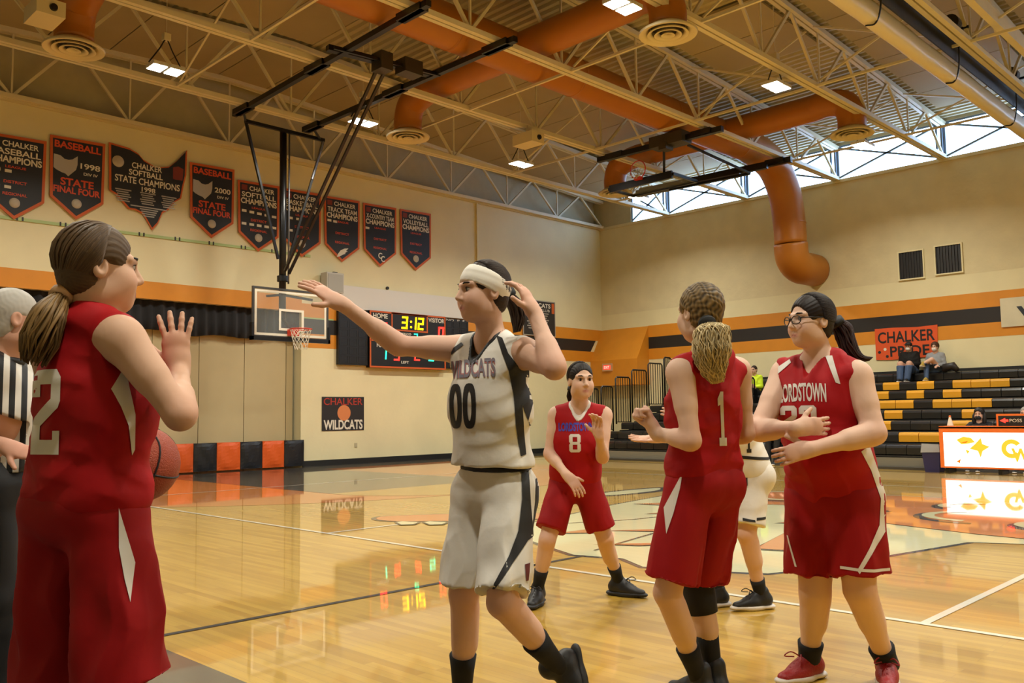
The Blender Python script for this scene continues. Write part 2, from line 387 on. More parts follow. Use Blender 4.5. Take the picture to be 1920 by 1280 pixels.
# acoustic panels under the deck
def apanel(y0, y1, x0, x1):
    n = max(1, round((x1-x0)/1.22)); wd = (x1-x0)/n
    for k in range(n):
        a_, b_ = x0+k*wd+.012, x0+(k+1)*wd-.012; mb = MB()
        za, zb = deckz(a_)-.02, deckz(b_)-.02
        mb.add([(a_,y0,za-.05),(b_,y0,zb-.05),(b_,y1,zb-.05),(a_,y1,za-.05),(a_,y0,za),(b_,y0,zb),(b_,y1,zb),(a_,y1,za)], [(0,3,2,1),(4,5,6,7),(0,1,5,4),(1,2,6,5),(2,3,7,6),(3,0,4,7)])
        mb.build('acoustic_panel', M_PANEL, ceiling)
apanel(16.4, 18.9, X0, 22.8)
apanel(13.55, 15.9, X0, 10.0); apanel(13.55, 15.9, 13.3, 22.8)
apanel(10.75, 13.05, X0, 9.4); apanel(7.95, 10.2, X0, 12.2); apanel(7.95, 10.2, 14.6, 17.2); apanel(5.1, 7.4, X0, 22.4); apanel(2.3, 4.6, X0, 22.4)

# ---- open-web joists
def joist(y, label, full=True):
    zb, x0, x1 = TOPZ+.01, X0, WX
    r = empty('roof_joist', (x1, y, zb)); tag(r, label, 'roof joist', 'open-web roof joists')
    MB().box((x0, y-.10, zb), (x1, y-.015, zb+.09)).box((x0, y+.015, zb), (x1, y+.10, zb+.09)).build('bottom_chord', M_TRUSS, r)
    tb = MB()
    for s in (-1, 1):
        for xa, xb in ((x0, 9.65), (9.65, x1)):
            za, zc = deckz(xa)-.12, deckz(xb)-.12
            tb.bar((xa, y+s*.055, za), (xb, y+s*.055, zc), 0.08, 0.1)
    tb.build('top_chord', M_TRUSS, r)
    n = 12; st = (x1-x0)/n; zb2 = zb+.05
    for k in range(n):
        xa = x0+k*st; xm = xa+st/2; xe = xa+st
        MB().bar((xa, y, zb2 if k % 2 else zb2), (xm, y, deckz(xm)-.12), 0.055, 0.055).build('web_diagonal', M_TRUSS, r)
        MB().bar((xe, y, zb2), (xm, y, deckz(xm)-.12), 0.055, 0.055).build('web_diagonal', M_TRUSS, r)
        if k: MB().bar((xa, y, zb2), (xa, y, deckz(xa)-.12), 0.035, 0.035).build('web_vertical', M_TRUSS, r)
    return r
jl = ['cream open-web joist lying against the stage wall above the banners', 'cream open-web joist nearest the banner wall, first row out', 'cream open-web joist holding the far ends of the hoop rails',
      'cream open-web joist just in front of the long orange duct', 'cream open-web joist passing above the fat round air diffuser, fourth out', 'cream open-web joist behind the rolled divider curtain',
      'cream open-web joist overhead past the divider curtain', 'cream open-web joist out of the picture overhead']
JO = [joist(y, l) for y, l in zip(JY[:7], jl)]
# bridging bars between the joists (each bay's bars belong to the joist nearer the stage)
for x_ in (2.5, 7.1, 12.1, 16.2, 20.7):
    for i in range(1, 6):
        ya, yb, r = JY[i], JY[i+1], JO[i]; zb_ = TOPZ+.025
        MB().bar((x_, ya-.1, zb_), (x_, yb+.1, zb_), 0.045, 0.045).build('bridging_bar', M_TRUSS, r)
        if i == 2: continue
        MB().bar((x_+.05, ya-.1, zb_+.1), (x_+.05, yb+.1, deckz(x_)-.2), 0.035, 0.035).build('bridging_bar', M_TRUSS, r)
        MB().bar((x_-.05, yb+.1, zb_+.1), (x_-.05, ya-.1, deckz(x_)-.2), 0.035, 0.035).build('bridging_bar', M_TRUSS, r)
# ================================================================ FITTINGS AND OBJECTS
M_WHITE = mat('white_print', '#dcd6c6', 0.55)
M_SILVER = mat('silver_print', '#a8a298', 0.4, metal=0.3)
M_BCLOTH = mat('banner_black', '#17181c', 0.55, var=0.12, vscale=3)
M_BORANGE = mat('banner_orange', '#c25a1c', 0.6)
M_ORPR = mat('orange_print', '#cf4a1e', 0.55)
UV = dict(U=UX, V=UZ)

# ---- stage: folding partition, valance, wall pads
M_PART = mat('partition_vinyl', '#b8a77e', 0.6, var=0.04, vscale=2)
part_ = empty('stage_partition', (8, WY+.35, 0)); tag(part_, 'cream folding partition of tall panels closing the stage opening', 'partition')
xs = [11.62, 11.42, 10.3, 9.17, 8.08, 6.97, 5.86, 4.75, 3.64, 2.53, 1.4, .3, -.8, -1.9, -3.0, -4.1]
for a_, b_ in zip(xs[1:], xs): MB().box((a_+.008, WY+.3, 0.0), (b_-.008, WY+.36, 3.83)).build('panel', M_PART, part_)
vm = MB(); V = []; F = []; n = 320; random.seed(4)
for i in range(n+1):
    x = X0+(SX1-X0)*i/n; y = WY+.16+.035*math.sin(i*1.25)+.02*math.sin(i*.37)
    zb = 3.13+.035*math.sin(i*.21)+.03*math.sin(i*.083+1)
    V += [(x, y, 3.83), (x, y-.01, 3.45), (x, y-.015+.01*math.sin(i*.9), zb), (x, y+.02, zb), (x, y+.02, 3.83)]
for i in range(n):
    for j in range(4): F.append((5*i+j, 5*i+5+j, 5*i+6+j, 5*i+1+j))
tag(vm.add(V, F).build('stage_curtain_valance', mat('black_velour', '#0d0c0f', 0.85, sheen=0.2), smooth=True), 'black gathered valance curtain hanging across the stage opening', 'curtain')
M_PADO, M_PADB = mat('orange_vinyl', '#d9591a', 0.4, bump=0.3, bscale=5), mat('black_vinyl', '#17181d', 0.35, bump=0.3, bscale=5)
px_ = [11.72, 11.17, 10.59, 10.03, 9.45, 8.9]
while px_[-1] > 4.6: px_.append(px_[-1]-.565)
pnames = ['end pad beside the stage jamb', 'first orange pad from the stage jamb', 'second black pad from the stage jamb', 'second orange pad from the stage jamb', 'third black pad from the stage jamb', 'third orange pad, next to the basketball']
for i in range(len(px_)-1):
    a_, b_ = px_[i+1]+.006, px_[i]-.006; mb = MB(); dep = .07; pr = []
    V = []; F = []; nx, nz = 6, 8
    for jz in range(nz+1):
        for jx in range(nx+1):
            u, v = jx/nx, jz/nz; bul = .03*(1-(2*u-1)**4)*(1-(2*v-1)**4)+.006*math.sin(9*u+7*v+i)
            V.append((a_+(b_-a_)*u, WY-dep-bul, .03+.63*v))
    for jz in range(nz):
        for jx in range(nx): q = jz*(nx+1)+jx; F.append((q, q+1, q+nx+2, q+nx+1))
    mb.add(V, F); mb.box((a_, WY-dep-.001, .03), (b_, WY-.002, .66))
    o = mb.build('wall_pad', M_PADB if i % 2 == 0 else M_PADO, smooth=False)
    tag(o, (('black' if i % 2 == 0 else 'orange')+' padded vinyl panel low on stage front, '+pnames[i]) if i < len(pnames) else ('black' if i % 2 == 0 else 'orange')+' padded vinyl panel on stage front behind the players', 'wall pad', 'wall pads along the stage front')

# ---- championship banners
BY_ = WY-.048
OHIO = [(0,1.40),(.42,1.36),(.62,1.28),(.74,1.16),(.98,1.06),(1.16,1.08),(1.32,1.12),(1.50,1.30),(1.72,1.58),(1.71,1.0),(1.66,.78),(1.60,.44),(1.46,.34),(1.30,.12),(1.18,.04),(1.08,-.22),(.96,-.37),(.84,-.18),(.76,-.05),(.58,.02),(.44,.02),(.30,.16),(.16,.30),(.03,.36)]
MINI = [(0,1),(.28,.96),(.44,.82),(.62,.80),(.78,.86),(1,1.08),(1,.62),(.94,.34),(.78,.14),(.62,-.06),(.5,.06),(.34,.1),(.12,.2),(0,.3)]
def billow(o, amp=.02):
    me = o.data
    for v in me.vertices: v.co.y += amp*math.sin(v.co.x*9)*0.4
def banner(name, x0, zt, w_, hs, tip, label, lines, ball=True, silver=None, silver2=None):
    r = empty('championship_banner', (x0+w_/2, BY_, zt)); tag(r, label, 'banner', 'championship banners in a row on the stage wall')
    sh = [(0,0),(w_,0.03),(w_-.01,-hs),(w_/2,-tip),(.03,-hs)]
    O = (x0, BY_, zt); kw = dict(O=O, U=UX, V=UZ)
    plate('border', sh, m=M_BORANGE, parent=r, t=0.012, **kw)
    b = .055; ins = [(b,-b),(w_-b,-b+.02),(w_-b-.01,-hs+.03),(w_/2,-tip+b*1.35),(b+.03,-hs+.03)]
    plate('cloth', ins, m=M_BCLOTH, parent=r, t=0.004, base=.012, **kw)
    for tx, cx, cy, tw, th, m, *bo in lines:
        lettering('lettering', tx, cx*w_, -cy, tw*w_, th, O, UX, UZ, m, r, base=.019, bold=bo[0] if bo else 0.02)
    if ball: 
        mb = MB(); mb.lathe([(0,-.03),(.05,-.027),(.085,-.016),(.1,0)], (x0+w_*.5, BY_-.016, zt-tip+.33), 18, axis='y'); mb.build('ball_emblem', mat('ball_print', '#b5ab98', 0.5, var=.1, vscale=12), r, smooth=True)
    if silver: plate('state_shape', [(x*.46+.08, y*.4-.78) for x, y in MINI], m=mat('silver_foil', '#b4afa6', 0.3, metal=0.2), parent=r, t=.004, base=.016, **kw)
    return r
def bars(r, x0, zt, rows, w_):
    for (cx, cy, tw, th, m) in rows: plate('small_print', rect(cx*w_-tw*w_/2, -cy-th/2, cx*w_+tw*w_/2, -cy+th/2), (x0, BY_, zt), UX, UZ, m, r, t=.002, base=.017)
def champ(x0, zt, word, wtext, label, sub=(), w_=1.1, emb='ball'):
    r = banner('b', x0, zt, w_, 1.25, 1.66, label, [('CHALKER', .57, .16, .6, .115, M_WHITE), (wtext, .5, .32, .82, .125, M_WHITE), ('CHAMPIONS', .5, .475, .86, .14, M_WHITE, .03), ('DISTRICT', .5, .92, .38, .06, M_ORPR), ('REGIONAL', .5, 1.16, .40, .06, M_ORPR), ('LEAGUE', .5, .62, .34, .05, M_ORPR)], ball=emb in ('ball', 'white'))
    if emb == 'wing': plate('winged_foot', [(.42,-1.46),(.5,-1.36),(.62,-1.30),(.74,-1.28),(.66,-1.36),(.72,-1.36),(.62,-1.42),(.66,-1.43),(.56,-1.47),(.48,-1.52),(.38,-1.55)], (x0, BY_, zt), UX, UZ, M_WHITE, r, t=.002, base=.017)
    if emb == 'CC':
        lettering('letter_emblem', 'C', .50*w_, -1.36, .13, .16, (x0, BY_, zt), UX, UZ, M_WHITE, r, base=.019, bold=.02); lettering('letter_emblem', 'C', .58*w_, -1.44, .13, .16, (x0, BY_, zt), UX, UZ, M_WHITE, r, base=.020, bold=.02)
    plate('emblem', rect(.09, -.22, .24, -.09), (x0, BY_, zt), UX, UZ, mat('dark_red_print', '#7c2d1c', .6), r, t=.002, base=.017)
    bars(r, x0, zt, [(cx, cy, .11, .06, M_WHITE) for cx, cy in sub], w_); return r
champ(4.60, 6.83, 'b', 'BASEBALL', 'black baseball champions banner at the far left, cut by the picture edge', [(.2,.7),(.38,.71),(.2,1.02),(.38,1.03)], 1.1)
def finalfour(x0, zt, yr, label):
    banner('f', x0, zt, 1.09, 1.27, 1.68, label, [('BASEBALL', .5, .16, .84, .15, M_ORPR, .03), (yr, .73, .54, .36, .12, M_WHITE), ('DIV IV', .74, .70, .26, .06, M_WHITE), ('STATE', .5, .92, .6, .16, M_ORPR, .03), ('FINAL FOUR', .5, 1.09, .84, .14, M_ORPR, .03)], silver=True)
finalfour(5.76, 7.02, '1998', 'baseball final four banner reading 1998, just left of the state-shaped banner')
r = empty('championship_banner', (7.77, BY_, 6.9)); tag(r, 'large state-shaped softball state champions banner in black with orange edge', 'banner', 'championship banners in a row on the stage wall')
OO = (6.92, BY_, 5.71)
plate('border', OHIO, OO, UX, UZ, M_BORANGE, r, t=.012)
oc = np.mean(np.array(OHIO), 0); plate('cloth', [tuple(oc+(np.array(p)-oc)*np.array([.95,.945])) for p in OHIO], OO, UX, UZ, M_BCLOTH, r, t=.004, base=.012)
for tx, cx, cy, tw, th in (('CHALKER',.82,1.0,.66,.13),('SOFTBALL',.8,.84,.74,.13),('STATE CHAMPIONS',.85,.665,1.42,.15),('1998',.86,.5,.3,.11)):
    lettering('lettering', tx, cx, cy, tw, th, OO, UX, UZ, M_WHITE, r, base=.019, bold=.02)
for i in range(6):
    for cx in (.33,.86,1.33): plate('small_print', rect(cx-.18+.02*(i % 3), .41-.048*i, cx+.16-.03*((i*2) % 3), .435-.048*i), OO, UX, UZ, M_SILVER, r, t=.002, base=.017)
for i, hw in enumerate((.40,.2,.17,.15,.12)): plate('small_print', rect(.88-hw, .10-.048*i, .88+hw, .125-.048*i), OO, UX, UZ, M_SILVER, r, t=.002, base=.017)
MB().lathe([(0,-.03),(.06,-.025),(.1,-.012),(.125,0)], (OO[0]+.2, BY_-.016, OO[2]+1.02), 18, axis='y').build('ball_emblem', MATS['ball_print'], r, smooth=True)
plate('emblem', [(1.4,.85),(1.62,.85),(1.64,1.12),(1.52,1.16),(1.4,1.12)], OO, UX, UZ, MATS['dark_red_print'], r, t=.002, base=.017)
finalfour(8.71, 7.03, '2000', 'baseball final four banner reading 2000, just right of the state-shaped banner')
champ(9.89, 6.84, 'b', 'SOFTBALL', 'black softball champions banner left of the hoop mast, rows of white dates', [(.15+.18*i, .72+.01*i) for i in range(5)]+[(.15+.18*i, 1.03) for i in range(5)])
champ(11.08, 6.85, 'b', 'BASKETBALL', 'black basketball champions banner seen behind the hoop struts', [(.2,.72),(.4,.72),(.2,1.03)])
champ(12.27, 6.86, 'b', 'TRACK TEAM', 'black track team champions banner with silver winged foot', [(.14,.62),(.3,.63)], emb='wing')
champ(13.48, 6.87, 'b', 'X-COUNTRY TEAM', 'black cross-country team champions banner with overlapping letter C emblem', [(.12,.66)], emb='CC')
champ(14.71, 6.90, 'b', 'VOLLEYBALL', 'black volleyball champions banner, last of the row near the corner', [])
M_GREEN = mat('pale_green_paint', '#a9bd7e', .5)
gp = empty('green_conduit', (8, WY-.04, 5.2)); tag(gp, 'pale green conduit with small dark clips running below the banners', 'conduit')
MB().bar((X0, WY-.014, 5.12), (11.9, WY-.014, 5.25), .024, .06).build('pipe', M_GREEN, gp)
for i in range(13):
    x = 2.0+.8*i
    for d in (0, .1): MB().box((x+d, WY-.036, 5.14+.008*(x+4)-.05), (x+d+.03, WY-.026, 5.14+.008*(x+4)+.03)).build('clip', M_BLACKP, gp)

# ---- scoreboard
sb = empty('scoreboard', (14.9, WY-.12, 3.2)); tag(sb, 'black electronic scoreboard reading 3:12 with orange trim, HOME and VISITOR', 'scoreboard')
M_SB = mat('scoreboard_black', '#121214', .45); M_SBT = mat('scoreboard_orange', '#c4591f', .5)
MB().box((13.61, WY-.16, 2.49), (16.23, WY-.01, 4.0)).build('body', M_SB, sb)
SO = (0, WY-.16, 0); kw = dict(O=SO, U=UX, V=UZ)
def frame2(name, x0, z0, x1, z1, t, m): plate(name, rect(x0,z0,x1,z1), m=m, parent=sb, t=.012, holes=[rect(x0+t,z0+t,x1-t,z1-t)], **kw)
frame2('outer_trim', 13.61, 2.49, 16.23, 4.0, .045, M_SBT); frame2('clock_trim', 14.32, 3.5, 15.58, 3.99, .04, M_SBT)
plate('divider_trim', rect(13.64, 3.19, 16.2, 3.225), m=M_SBT, parent=sb, t=.012, **kw)
M_LED = {c: mat('led_'+c, col, .5, emit=col, estr=3.0) for c, col in (('yellow','#ffc400'),('red','#ff2a20'),('green','#1fe0a0'))}
SEG = {'0':'abcdef','1':'bc','2':'abged','3':'abgcd','5':'afgcd'}
def digit(ch, x, z, w_, h_, m, parent, O, U=UX, V=UZ):
    t = h_*.15; s = {'a':rect(0,h_-t,w_,h_),'d':rect(0,0,w_,t),'g':rect(0,h_/2-t/2,w_,h_/2+t/2),'b':rect(w_-t,h_/2,w_,h_),'c':rect(w_-t,0,w_,h_/2),'f':rect(0,h_/2,t,h_),'e':rect(0,0,t,h_/2)}
    for k in SEG[ch]: plate('digit_segment', [(x+a_+b_*.08, z+b_) for a_, b_ in s[k]], O, U, V, m, parent, t=.006, base=.004)
digit('3', 14.66, 3.57, .2, .34, M_LED['yellow'], sb, SO); digit('1', 15.03, 3.57, .14, .34, M_LED['yellow'], sb, SO); digit('2', 15.22, 3.57, .2, .34, M_LED['yellow'], sb, SO)
for z in (3.63, 3.78): plate('colon_dot', circ(14.99+.0, z, .03, 10), m=M_LED['yellow'], parent=sb, t=.006, base=.004, **kw)
digit('0', 15.95, 3.36, .2, .34, M_LED['red'], sb, SO); digit('0', 13.95, 3.36, .2, .34, M_LED['red'], sb, SO)
digit('2', 15.08, 3.27, .13, .19, M_LED['green'], sb, SO)
digit('1', 14.0, 2.72, .15, .27, M_LED['green'], sb, SO); digit('5', 14.4, 2.7, .19, .28, M_LED['red'], sb, SO); digit('5', 15.6, 2.72, .19, .26, M_LED['green'], sb, SO); digit('2', 15.1, 2.72, .19, .26, M_LED['red'], sb, SO)
for tx, cx, cz, tw, th in (('HOME',13.96,3.87,.48,.13),('VISITOR',15.9,3.87,.58,.12),('FOULS',14.03,3.09,.38,.11),('LEFT',14.78,2.66,.26,.07),('PERIOD',14.82,3.43,.34,.06)):
    lettering('lettering', tx, cx, cz, tw, th, SO, UX, UZ, M_WHITE, sb, base=.006, bold=.02)
M_WIN = mat('scoreboard_window', '#24262b', .3)
for side, x0 in (('l', 12.68), ('r', 16.25)):
    MB().box((x0, WY-.11, 2.54), (x0+.91, WY-.01, 3.97)).build('stat_panel', M_SB, sb)
    for i in range(3):
        for j in range(6):
            zz = 2.58+j*.228; frame = plate('stat_window', rect(x0+.04+i*.29, zz, x0+.29+i*.29, zz+.19), (0, WY-.11, 0), UX, UZ, M_WIN, sb, t=.006, holes=[rect(x0+.055+i*.29, zz+.015, x0+.275+i*.29, zz+.175)])
lettering('lettering', 'NO  P  F', 16.66, 3.93, .7, .06, (0, WY-.11, 0), UX, UZ, M_WHITE, sb, base=.004)
tag(MB().box((12.74, WY-.07, 4.005), (17.1, WY-.01, 4.60)).build('white_sign_panel', mat('white_panel', '#d5d2cc', .5)), 'long blank white panel mounted above the scoreboard', 'sign panel')
# ---- wall speaker, poster, record board, outlet
sp = empty('wall_speaker', (12.43, WY-.15, 4.5)); tag(sp, 'pale grey loudspeaker box on wall bracket beside the backboard', 'speaker')
MB().box((12.17, WY-.36, 4.34), (12.67, WY-.08, 4.84)).build('cabinet', mat('speaker_grey', '#b9b6ac', .5), sp)
MB().box((12.20, WY-.372, 4.37), (12.64, WY-.358, 4.80)).build('grille', mat('speaker_grille', '#a7a69f', .7, bump=.5, bscale=150), sp)
MB().bar((12.42, WY-.1, 4.3), (12.42, WY-.01, 4.12), .05, .05).box((12.3, WY-.03, 4.05), (12.55, WY-.005, 4.32)).build('bracket', mat('speaker_grey', '#b9b6ac'), sp)
MB().box((12.36, WY-.36, 4.84), (12.48, WY-.28, 4.86)).build('handle', M_BLACKP, sp)
po = empty('poster', (12.9, WY-.01, 1.3)); tag(po, 'black poster reading CHALKER WILDCATS with an orange basketball', 'poster')
PO = (12.26, WY-.012, .86)
plate('sheet', rect(0,0,1.28,.86), PO, UX, UZ, mat('poster_black', '#201c1d', .6), po, t=.006, base=-.006)
plate('basketball_print', circ(.66,.45,.2,24), PO, UX, UZ, mat('poster_orange', '#cf7e4a', .6), po, t=.002, base=.001)
lettering('lettering', 'CHALKER', .64, .74, 1.18, .18, PO, UX, UZ, mat('poster_red', '#a32f1e', .6), po, base=.005, bold=.01)
lettering('lettering', 'WILDCATS', .64, .15, 1.18, .25, PO, UX, UZ, M_WHITE, po, base=.005, bold=.03)
rb = empty('record_board', (20.5, WY-.03, 4.2)); tag(rb, 'black and orange record board headed WILDCATS behind the raised hand', 'record board')
RO = (19.55, WY-.03, 3.71)
plate('board', rect(0,0,1.44,1.08), RO, UX, UZ, mat('record_black', '#25211f', .5), rb, t=.02)
plate('rim', rect(-.03,-.03,1.47,1.11), RO, UX, UZ, M_SILVER, rb, t=.024, base=-.002, holes=[rect(0.0,0.0,1.44,1.08)])
plate('orange_strip', rect(1.3,.72,1.42,1.05), RO, UX, UZ, M_BORANGE, rb, t=.003, base=.02)
lettering('lettering', 'WILDCATS', .64, .95, 1.2, .14, RO, UX, UZ, M_WHITE, rb, base=.024, bold=.03)
lettering('lettering', 'SPIRIT CLUB', .7, .80, 1.0, .08, RO, UX, UZ, M_WHITE, rb, base=.024)
for i in range(8): plate('small_print', rect(.15+.06*(i % 2), .68-.07*i, 1.15-.05*(i % 3), .715-.07*i), RO, UX, UZ, M_SILVER, rb, t=.002, base=.02)
tag(MB().box((13.25, WY-.012, .42), (13.33, WY-.001, .53)).box((13.27, WY-.016, .44), (13.31, WY-.012, .51)).build('wall_outlet', mat('outlet', '#b3aa8a', .5)), 'small wall outlet plate low on the cream wall under the poster', 'outlet')
tag(MB().bar((17.62, WY-.03, TOPZ), (17.62, WY-.03, 4.05), .05, .04).build('corner_conduit', M_CREAM), 'thin cream conduit running down the wall right of the banners', 'conduit')
tag(MB().lathe([(0,-.05),(.04,-.05),(.045,0)], (14.3, WY-.0, 4.66), 10, axis='y').build('wall_sensor', M_BLACKP), 'tiny dark knob on the wall above the white panel', 'sensor')

# ---- right wall: vents, banner, signs, exit sign
for i, (ya, yb, z0, z1, lb) in enumerate([(8.9, 8.3, 4.6, 5.3, 'dark louvred wall vent, the one nearer the orange duct'), (7.98, 7.37, 4.63, 5.33, 'dark louvred wall vent, the one nearer the picture edge')]):
    v = empty('wall_vent', (WX-.02, (ya+yb)/2, z0)); tag(v, lb, 'vent', 'pair of vents high on the wall')
    fr = MB(); t = .035
    fr.box((WX-.05, yb-t, z0-t), (WX-.001, yb, z1+t)).box((WX-.05, ya, z0-t), (WX-.001, ya+t, z1+t)).box((WX-.05, yb, z0-t), (WX-.001, ya, z0)).box((WX-.05, yb, z1), (WX-.001, ya, z1+t)); fr.build('frame', M_CREAM, v)
    MB().box((WX-.012, yb, z0), (WX-.002, ya, z1)).build('backing', M_BLACKP, v)
    for k in range(9):
        yy = yb+.02+(ya-yb-.04)*k/8; MB().bar((WX-.03, yy, z0), (WX-.03, yy, z1), .012, .03).build('louvre', mat('louvre_grey', '#2c2a27', .5), v)
RU = (0,-1,0)
cb = empty('cloth_banner', (WX-.03, 8.8, 2.5)); tag(cb, 'orange hand-lettered sheet reading CHALKER PRIDE behind the seated pair', 'banner')
CO = (WX-.02, 9.63, 2.52); M_SHEET = mat('orange_sheet', '#d8521d', .65, var=.06, vscale=3); M_INK = mat('black_ink', '#1a1512', .6)
plate('sheet', [(0,.0),(.4,-.02),(.8,.0),(1.57,.01),(1.6,.82),(1.1,.80),(.5,.83),(0,.83)], CO, RU, UZ, M_SHEET, cb, t=.006)
lettering('lettering', 'CHALKER', .8, .58, 1.45, .3, CO, RU, UZ, M_INK, cb, base=.01, bold=.02)
lettering('lettering', 'PRIDE', .88, .2, 1.0, .27, CO, RU, UZ, M_INK, cb, base=.01, bold=.02)
for x, z, m in ((.25,.27,M_WHITE),(.1,.2,M_INK),(.3,.08,M_INK)): plate('paw_mark', circ(x,z,.04,10), CO, RU, UZ, m, cb, t=.002, base=.007)
vs = empty('wall_sign', (WX-.03, 6, 3.2)); tag(vs, 'cream painted board with a large dark letter V at the picture edge', 'sign')
VO = (WX-.02, 6.55, 3.15)
plate('board', rect(0,0,3.6,.7), VO, RU, UZ, mat('sign_cream', '#cfc7ab', .6, var=.1, vscale=2), vs, t=.02)
lettering('lettering', 'VISITORS', 1.75, .3, 2.8, .36, VO, RU, UZ, mat('sign_ink', '#2a3038', .6), vs, base=.024, bold=.03)
ex = empty('exit_sign', (22.7, 18.25, 2.7)); tag(ex, 'glowing red exit sign on the orange bulkhead in the corner', 'exit sign')
MB().box((22.74, 18.05, 2.6), (22.8, 18.45, 2.85)).build('housing', mat('exit_housing', '#c9a27c', .5), ex)
plate('glow_face', rect(-.15,-.07,.15,.07), (22.738, 18.25, 2.72), RU, UZ, mat('exit_red', '#e03a30', .5, emit='#ff3a30', estr=1.2), ex, t=.004)
lettering('lettering', 'EXIT', 0, 0, .22, .09, (22.738, 18.25, 2.72), RU, UZ, mat('exit_letter', '#ffd0c0', .5, emit='#ffb0a0', estr=1.5), ex, base=.008)

# ---- ducts and diffusers
DUCT = empty('air_duct', (12, 11.3, 8.02)); tag(DUCT, 'orange round air duct under the roof with cross branches and a drop to the wall', 'duct')
def duct(name, pts, rad, label, group=None, seams=()):
    r = DUCT; MB().tube(pts, rad, 28).build(name, M_DUCT, r, smooth=True)
    for p, q, rr in seams:
        p, q = Vector(p), Vector(q); d = (q-p).normalized()*.02; MB().tube([p-d, p+d], rr+.008, 28).build('seam_band', M_DUCT, r, smooth=True)
    return r
DZ, DY = 8.02, 11.3
def bend(P, n=7): return [tuple(v) for v in catmull(P, n)]
main = [(X0+.05, DY, DZ), (5, DY, DZ), (12, DY, DZ), (19.8, DY, DZ)] + bend([(20.6, DY, DZ-.03), (21.4, DY, DZ-.28), (21.95, DY, DZ-.9), (22.15, DY, DZ-1.7), (22.18, DY, 5.75)])
duct('main_pipe', main, [.39]*4+[.43]*(len(main)-4), 'long orange round air duct running between the joists and dropping down the wall', seams=[((x, DY, DZ), (x+1, DY, DZ), .39) for x in (6.6, 9.9, 13.2, 16.5, 19.6)]+[((22.17, DY, 6.3), (22.17, DY, 6.2), .43)])
eb = bend([(22.18, DY, 5.75), (22.25, DY, 5.38), (22.55, DY-.02, 5.16), (23.0, DY-.05, 5.14), (23.42, DY-.06, 5.14)], 5)
duct('wall_elbow', eb, .45, 'orange duct elbow turning into the wall below the clerestory')
M_DIFF = mat('diffuser_cream', '#d8c9a0', .5); M_DARKIN = mat('diffuser_dark', '#3a3022', .8)
def diffuser(x, y, z, label):
    r = empty('air_diffuser', (x, y, z)); tag(r, label, 'air diffuser', 'round ceiling diffusers')
    MB().lathe([(.46,.0),(.47,.03),(.30,.14),(.27,.14),(.27,.12),(.38,.02),(.46,0)], (x,y,z), 36).build('outer_cone', M_DIFF, r, smooth=True)
    for ro, zz in ((.33,.0),(.22,-.01),(.11,-.015)): MB().lathe([(ro,zz),(ro-.02,zz+.03),(ro-.075,zz+.06),(ro-.085,zz+.05),(ro-.03,zz),(ro,zz)], (x,y,z), 30).build('inner_ring', M_DIFF, r, smooth=True)
    MB().lathe([(0,.12),(.3,.12)], (x,y,z), 24).build('dark_throat', M_DARKIN, r)
    return r
dl = [((4.8, 14.75), 'round air diffuser at the upper left over the baseball banners'), ((11.6, 14.65), 'round air diffuser above the scoreboard end of the lane'), ((11.4, 7.75), 'large round air diffuser at the top of the picture'), ((18.6, 7.93), 'round air diffuser in front of the bright clerestory windows'), ((18.8, 14.65), 'round air diffuser in the far corner beside the folded hoop'), ((4.6, 7.8), 'round air diffuser overhead near the photographer')]
for (x, y), l in dl: diffuser(x, y, 7.2, l)
for i, (x, ya, yb) in enumerate([(4.75, 14.75, 7.8), (11.5, 14.65, 7.75), (18.7, 14.65, 7.93)]):
    xa, xb = [(4.8,4.6),(11.6,11.4),(18.8,18.6)][i]
    pts = bend([(xa, ya, 7.35), (xa, ya, 7.6), (xa, ya-.12, 7.9), (xa-.01, ya-.5, DZ+.02), (x, ya-.9, DZ+.03)], 5)+[(x, DY, DZ+.03)]+bend([(x, yb+.9, DZ+.03), (xb+.01, yb+.5, DZ+.02), (xb, yb+.12, 7.9), (xb, yb, 7.6), (xb, yb, 7.35)], 5)
    duct('branch_pipe', pts, .30, ['orange branch duct bending down to the upper left diffuser', 'orange branch duct crossing the main duct at centre', 'orange branch duct crossing in front of the clerestory windows'][i], 'orange branch ducts')

# ---- high-bay lamps
M_LAMPF = mat('lamp_glow', '#ffffff', .5, emit=(1.0, .97, .9), estr=20.0); M_LAMPB = mat('lamp_body', '#cfcabd', .5)
def lamp(x, y, z, label):
    r = empty('high_bay_lamp', (x, y, z)); tag(r, label, 'lamp', 'high-bay lamps under the roof')
    for s in (-1, 1):
        MB().box((x+s*.15-.13, y-.17, z), (x+s*.15+.13, y+.17, z+.06)).build('housing', M_LAMPB, r)
        MB().box((x+s*.15-.115, y-.155, z-.008), (x+s*.15+.115, y+.155, z)).build('diffuser_panel', M_LAMPF, r)
    MB().tube(bend([(x-.3, y, z+.06), (x-.12, y, z+.35), (x, y, z+.55), (x+.12, y, z+.35), (x+.3, y, z+.06)], 4), .012, 6).build('hanger_cable', M_BLACKM, r)
    MB().box((x-.06, y-.06, z+.53), (x+.06, y+.06, z+.65)).build('junction_box', M_TRUSS, r)
    MB().tube([(x, y, z+.62), (x, y, deckz(x)-.0)], .008, 5).build('hanger_wire', M_TRUSS, r)
    l = lampdata('lamp_light', LAMP_W, .55, .32, LAMP_COL); o = bpy.data.objects.new('lamp_light', l); COL.objects.link(o); o.location = (x, y, z-.03); setpar(o, r)
LZ = 7.3
